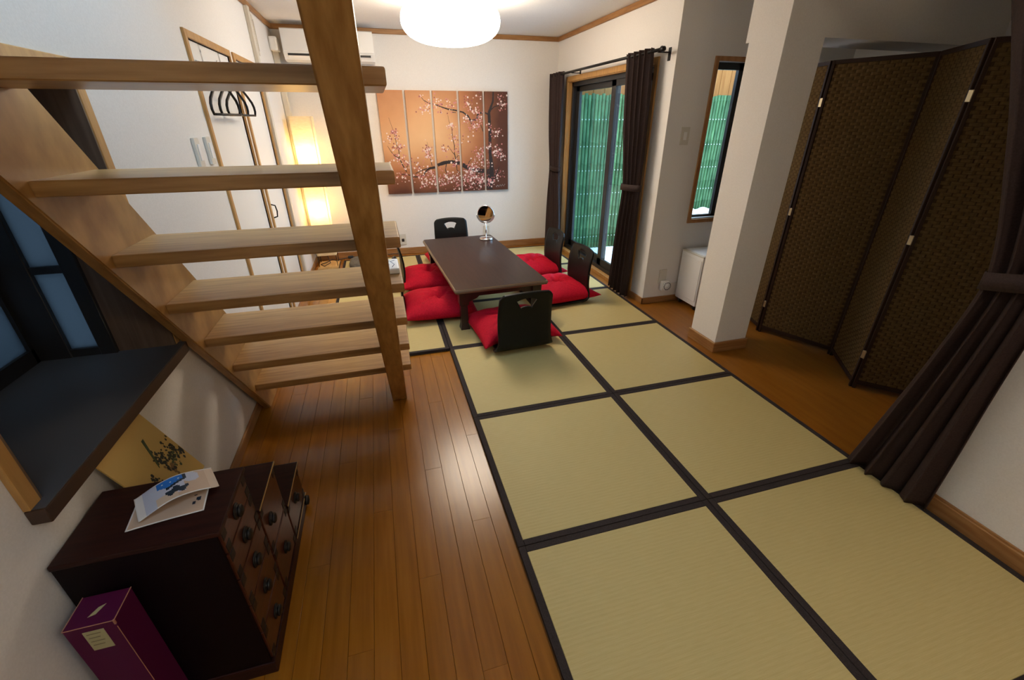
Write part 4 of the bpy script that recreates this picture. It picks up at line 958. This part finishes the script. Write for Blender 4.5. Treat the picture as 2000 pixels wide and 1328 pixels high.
# ------------------------------------------------------------------ stepped drawer chest
ts = empty('step_chest', (-0.94, -1.5, 0)); tag(ts, 'dark red lacquered step chest with iron drawer pulls under the bay window', 'chest')
CX0, CX1 = -1.104, -0.790
tiers = [(-1.822, -1.605, 0.580), (-1.605, -1.395, 0.415), (-1.395, -1.165, 0.213)]
for k, (ya, yb, zt) in enumerate(tiers):
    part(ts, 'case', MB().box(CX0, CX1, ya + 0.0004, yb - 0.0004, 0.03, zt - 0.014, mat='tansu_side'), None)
    part(ts, 'step_top', MB().box(CX0, CX1 + 0.013, ya - (0.004 if k == 0 else 0), yb + 0.004, zt - 0.014, zt, bev=0.003, mat='tansu_lacquer'), None)
part(ts, 'plinth', MB().box(CX0, CX1 + 0.010, -1.826, -1.161, 0.001, 0.048, bev=0.003), 'tansu_lacquer')
part(ts, 'gilt_edge', MB().box(CX1 + 0.0125, CX1 + 0.0145, -1.605, -1.392, 0.411, 0.4155).box(CX1 + 0.0125, CX1 + 0.0145, -1.395, -1.162, 0.209, 0.2135).box(CX1 + 0.0095, CX1 + 0.0115, -1.395, -1.161, 0.044, 0.0485), 'gold_line')
def drawer(ya, yb, za, zb, pulls):
    d_ = part(ts, 'drawer', MB().box(CX1 - 0.02, CX1 + 0.007, ya + 0.004, yb - 0.004, za + 0.003, zb - 0.003, bev=0.003), 'tansu_drawer')
    for (yy, zz) in ((ya + 0.017, za + 0.016), (ya + 0.017, zb - 0.016), (yb - 0.017, za + 0.016), (yb - 0.017, zb - 0.016)):
        MB().box(CX1 + 0.0065, CX1 + 0.0085, yy - 0.013, yy + 0.013, zz - 0.013, zz + 0.013, bev=0.001, seg=1).build('corner_plate', 'iron', d_)
    for (yy, zz) in pulls:
        Mk = Matrix.Translation((CX1 + 0.007, yy, zz)) @ Matrix.Rotation(R(90), 4, 'Y')
        MB().lathe([(0, 0), (0.021, 0), (0.022, 0.002), (0.020, 0.004), (0.013, 0.005), (0.016, 0.009), (0.017, 0.012), (0.012, 0.016), (0, 0.017)], 18, Mk).build('pull', 'iron', d_)
zz = [0.052, 0.172, 0.290, 0.395, 0.492, 0.566]
for a, c, p_ in zip(zz, zz[1:], (0.112, 0.232, 0.343, 0.443, 0.53)): drawer(-1.818, -1.606, a, c, [(-1.714, p_)])
drawer(-1.604, -1.396, 0.226, 0.401, [(-1.54, 0.312)]); drawer(-1.604, -1.396, 0.052, 0.222, [(-1.505, 0.137)])
drawer(-1.394, -1.168, 0.052, 0.199, [(-1.285, 0.142)])
part(ts, 'corner_boss', MB().lathe([(0, 0), (0.02, 0), (0.018, 0.012), (0, 0.016)], 16, Matrix.Translation((CX1 + 0.01, -1.19, 0.03)) @ Matrix.Rotation(R(90), 4, 'Y')), 'iron')
# gold art board leaning on the wall behind the chest top
gb = empty('art_board', (-1.0, -1.46, 0.4155)); tag(gb, 'gold art board with ink pine trees leaning between chest and wall', 'art board')
def lean(u, v, d):   # u along depth, v up the board
    bx_, bz_ = -0.990, 0.417; tx_, tz_ = -1.1, 0.655
    dx_, dz_ = tx_ - bx_, tz_ - bz_; ln = math.hypot(dx_, dz_); nx_, nz__ = dz_ / ln, -dx_ / ln
    return Vector((bx_ + dx_ * v + nx_ * d, -1.59 + 0.235 * u, bz_ + dz_ * v + nz__ * d))
mb = MB()
Pf = [lean(0, 0, 0), lean(1, 0, 0), lean(1, 1, 0), lean(0, 1, 0)]; Pb = [p + Vector((-0.0032, 0, -0.0012)) for p in Pf]
va = [mb.bm.verts.new(p) for p in Pf]; vb = [mb.bm.verts.new(p) for p in Pb]
mb.bm.faces.new(va); mb.bm.faces.new(vb[::-1])
for k in range(4): mb.bm.faces.new((va[k], vb[k], vb[(k + 1) % 4], va[(k + 1) % 4]))
bmesh.ops.recalc_face_normals(mb.bm, faces=mb.bm.faces)
part(gb, 'board', mb, 'gold_paper')
ri = random.Random(11)
def blob(mb, u, v, r_, n=7, d=0.0006):
    mb.bm.faces.new([mb.bm.verts.new(lean(min(0.99, max(0.01, u + r_ * (0.6 + 0.5 * ri.random()) * math.cos(q * 2 * math.pi / n))), min(0.99, max(0.01, v + r_ * (0.6 + 0.5 * ri.random()) * math.sin(q * 2 * math.pi / n))), d + 0.0002 * ri.random())) for q in range(n)])
k1, k2, k3 = MB(), MB(), MB()
for (u, v, s_, n_) in ((0.62, 0.52, 0.05, 26), (0.70, 0.45, 0.05, 24), (0.30, 0.42, 0.035, 14), (0.86, 0.50, 0.05, 22), (0.36, 0.34, 0.03, 8), (0.92, 0.38, 0.04, 16), (0.60, 0.36, 0.025, 8)):
    for _ in range(n_): blob(k1, ri.gauss(u, s_), ri.gauss(v, s_), ri.uniform(0.012, 0.03))
for _ in range(26): blob(k2, ri.gauss(0.78, 0.06), ri.gauss(0.38, 0.05), ri.uniform(0.012, 0.03), d=0.0004)
for _ in range(14): blob(k3, ri.gauss(0.66, 0.06), ri.gauss(0.34, 0.04), ri.uniform(0.015, 0.035), d=0.0003)
for q in range(4): k2.tube([lean(0.50 + 0.012 * q, 0.46 + 0.012 * q, 0.0008), lean(0.66 + 0.012 * q, 0.78 + 0.0 * q, 0.0008)], 0.0009, 4)
for mb, nm, mt in ((k1, 'ink_trees', 'ink'), (k2, 'ink_foliage', 'ink_green'), (k3, 'ink_house', 'ink_brown')): tag(part(gb, nm, mb, mt), kind='stuff')
# folded picture cards on the chest
def card(name, label, cx, cy, ang, hl, hw_, z0_, arch, paint):
    n1, n2 = 48, 26; mb = MB(); V = []
    for i in range(n1 + 1):
        u = i / n1; row = []
        for j in range(n2 + 1):
            v = j / n2
            x, y = (u - 0.5) * 2 * hl, (v - 0.5) * 2 * hw_
            row.append(mb.bm.verts.new((x, y, arch * math.sin(math.pi * min(1, max(0, (u - 0.02) / 0.96))) ** 1.1)))
        V.append(row)
    for i in range(n1):
        for j in range(n2):
            f = mb.bm.faces.new((V[i][j], V[i + 1][j], V[i + 1][j + 1], V[i][j + 1])); f.smooth = True
            f.material_index = mb.mi(paint((i + 0.5) / n1, (j + 0.5) / n2))
    o = mb.build(name); o.location = (cx, cy, z0_); o.rotation_euler = (0, 0, R(ang))
    sm = o.modifiers.new('thickness', 'SOLIDIFY'); sm.thickness = 0.0012; sm.offset = -1
    return tag(o, label, 'card')
def paint_top(u, v):
    if u < 0.10: return 'card_white'
    if u < 0.24: return 'card_pale'
    if u > 0.90: return 'card_sand' if v < 0.97 and u < 0.995 else 'card_white'
    if v < 0.03 or v > 0.97: return 'card_white'
    if 0.30 < u < 0.62 and v > 0.60 + 0.9 * abs(u - 0.42): return 'card_blue' if math.sin(90 * u) * math.sin(70 * v) < 0.93 else 'card_white'
    if 0.40 < u < 0.66 and v > 0.50 + 0.9 * abs(u - 0.42): return 'card_navy'
    if ((u - 0.52) / 0.15) ** 2 + ((v - 0.36 - 0.05 * math.sin(40 * u)) / 0.13) ** 2 < 1: return 'card_navy'
    if ((u - 0.72) / 0.10) ** 2 + ((v - 0.75) / 0.22) ** 2 < 1: return 'card_pale'
    if u < 0.52 and v < 0.35: return 'card_sand'
    return 'card_tan' if u > 0.62 or v < 0.2 else 'card_pale'
def paint_low(u, v):
    if u < 0.03 or u > 0.97 or v < 0.05 or v > 0.95: return 'card_white'
    return 'card_navy' if (0.80 < u < 0.92 and 0.35 < v < 0.75 and math.sin(55 * u) * math.sin(17 * v + 9 * u) > 0.15) else 'card_tan'
card('picture_card', 'curved picture card with blue print lying on top of the step chest', -0.910, -1.672, 27, 0.083, 0.046, 0.590, 0.020, paint_top)
card('picture_card', 'tan picture card lying under the curved card on the step chest', -0.915, -1.712, 8, 0.078, 0.044, 0.5825, 0.0015, paint_low)
# purple bottle box on the floor
pbx = empty('gift_box', (-1.055, -1.872, 0)); tag(pbx, 'tall worn purple cardboard box standing before the step chest', 'box')
bx0, bx1, by0, by1, bz = -1.074, -0.982, -1.910, -1.832, 0.478
part(pbx, 'body', MB().box(bx0, bx1, by0, by1, 0.001, bz, bev=0.0015, seg=1), 'purple_card')
we = MB()
for (xa, xb, ya, yb, za, zb) in ((bx1 - 0.001, bx1 + 0.0006, by0, by1, bz - 0.001, bz + 0.0006), (bx0, bx1, by0 - 0.0005, by0 + 0.0008, bz - 0.001, bz + 0.0004), (bx1 - 0.0025, bx1 + 0.0008, by0 - 0.0008, by0 + 0.0025, bz - 0.012, bz + 0.0008), (bx0 - 0.0005, bx0 + 0.0008, by0, by1, bz - 0.001, bz + 0.0004), (bx1 - 0.0006, bx1 + 0.0005, by0 - 0.0005, by0 + 0.0005, 0.05, bz - 0.02)):
    we.box(xa, xb, ya, yb, za, zb)
part(pbx, 'worn_edges', we, 'worn_edge')
lb = part(pbx, 'label', MB().box(bx0 + 0.030, bx0 + 0.068, by0 - 0.001, by0, bz - 0.078, bz - 0.016), 'label_paper')
li = MB()
for q in range(4): li.box(bx0 + 0.035, bx0 + 0.060 - 0.004 * (q % 2), by0 - 0.0014, by0 - 0.0009, bz - 0.026 - 0.012 * q, bz - 0.0235 - 0.012 * q)
li.build('print', 'label_ink', lb)
part(pbx, 'emblem', MB().prism([(bx0 + 0.035, by0 + 0.022), (bx0 + 0.048, by0 + 0.026), (bx0 + 0.058, by0 + 0.048), (bx0 + 0.046, by0 + 0.042)], 'Z', bz, bz + 0.0008), 'label_paper')
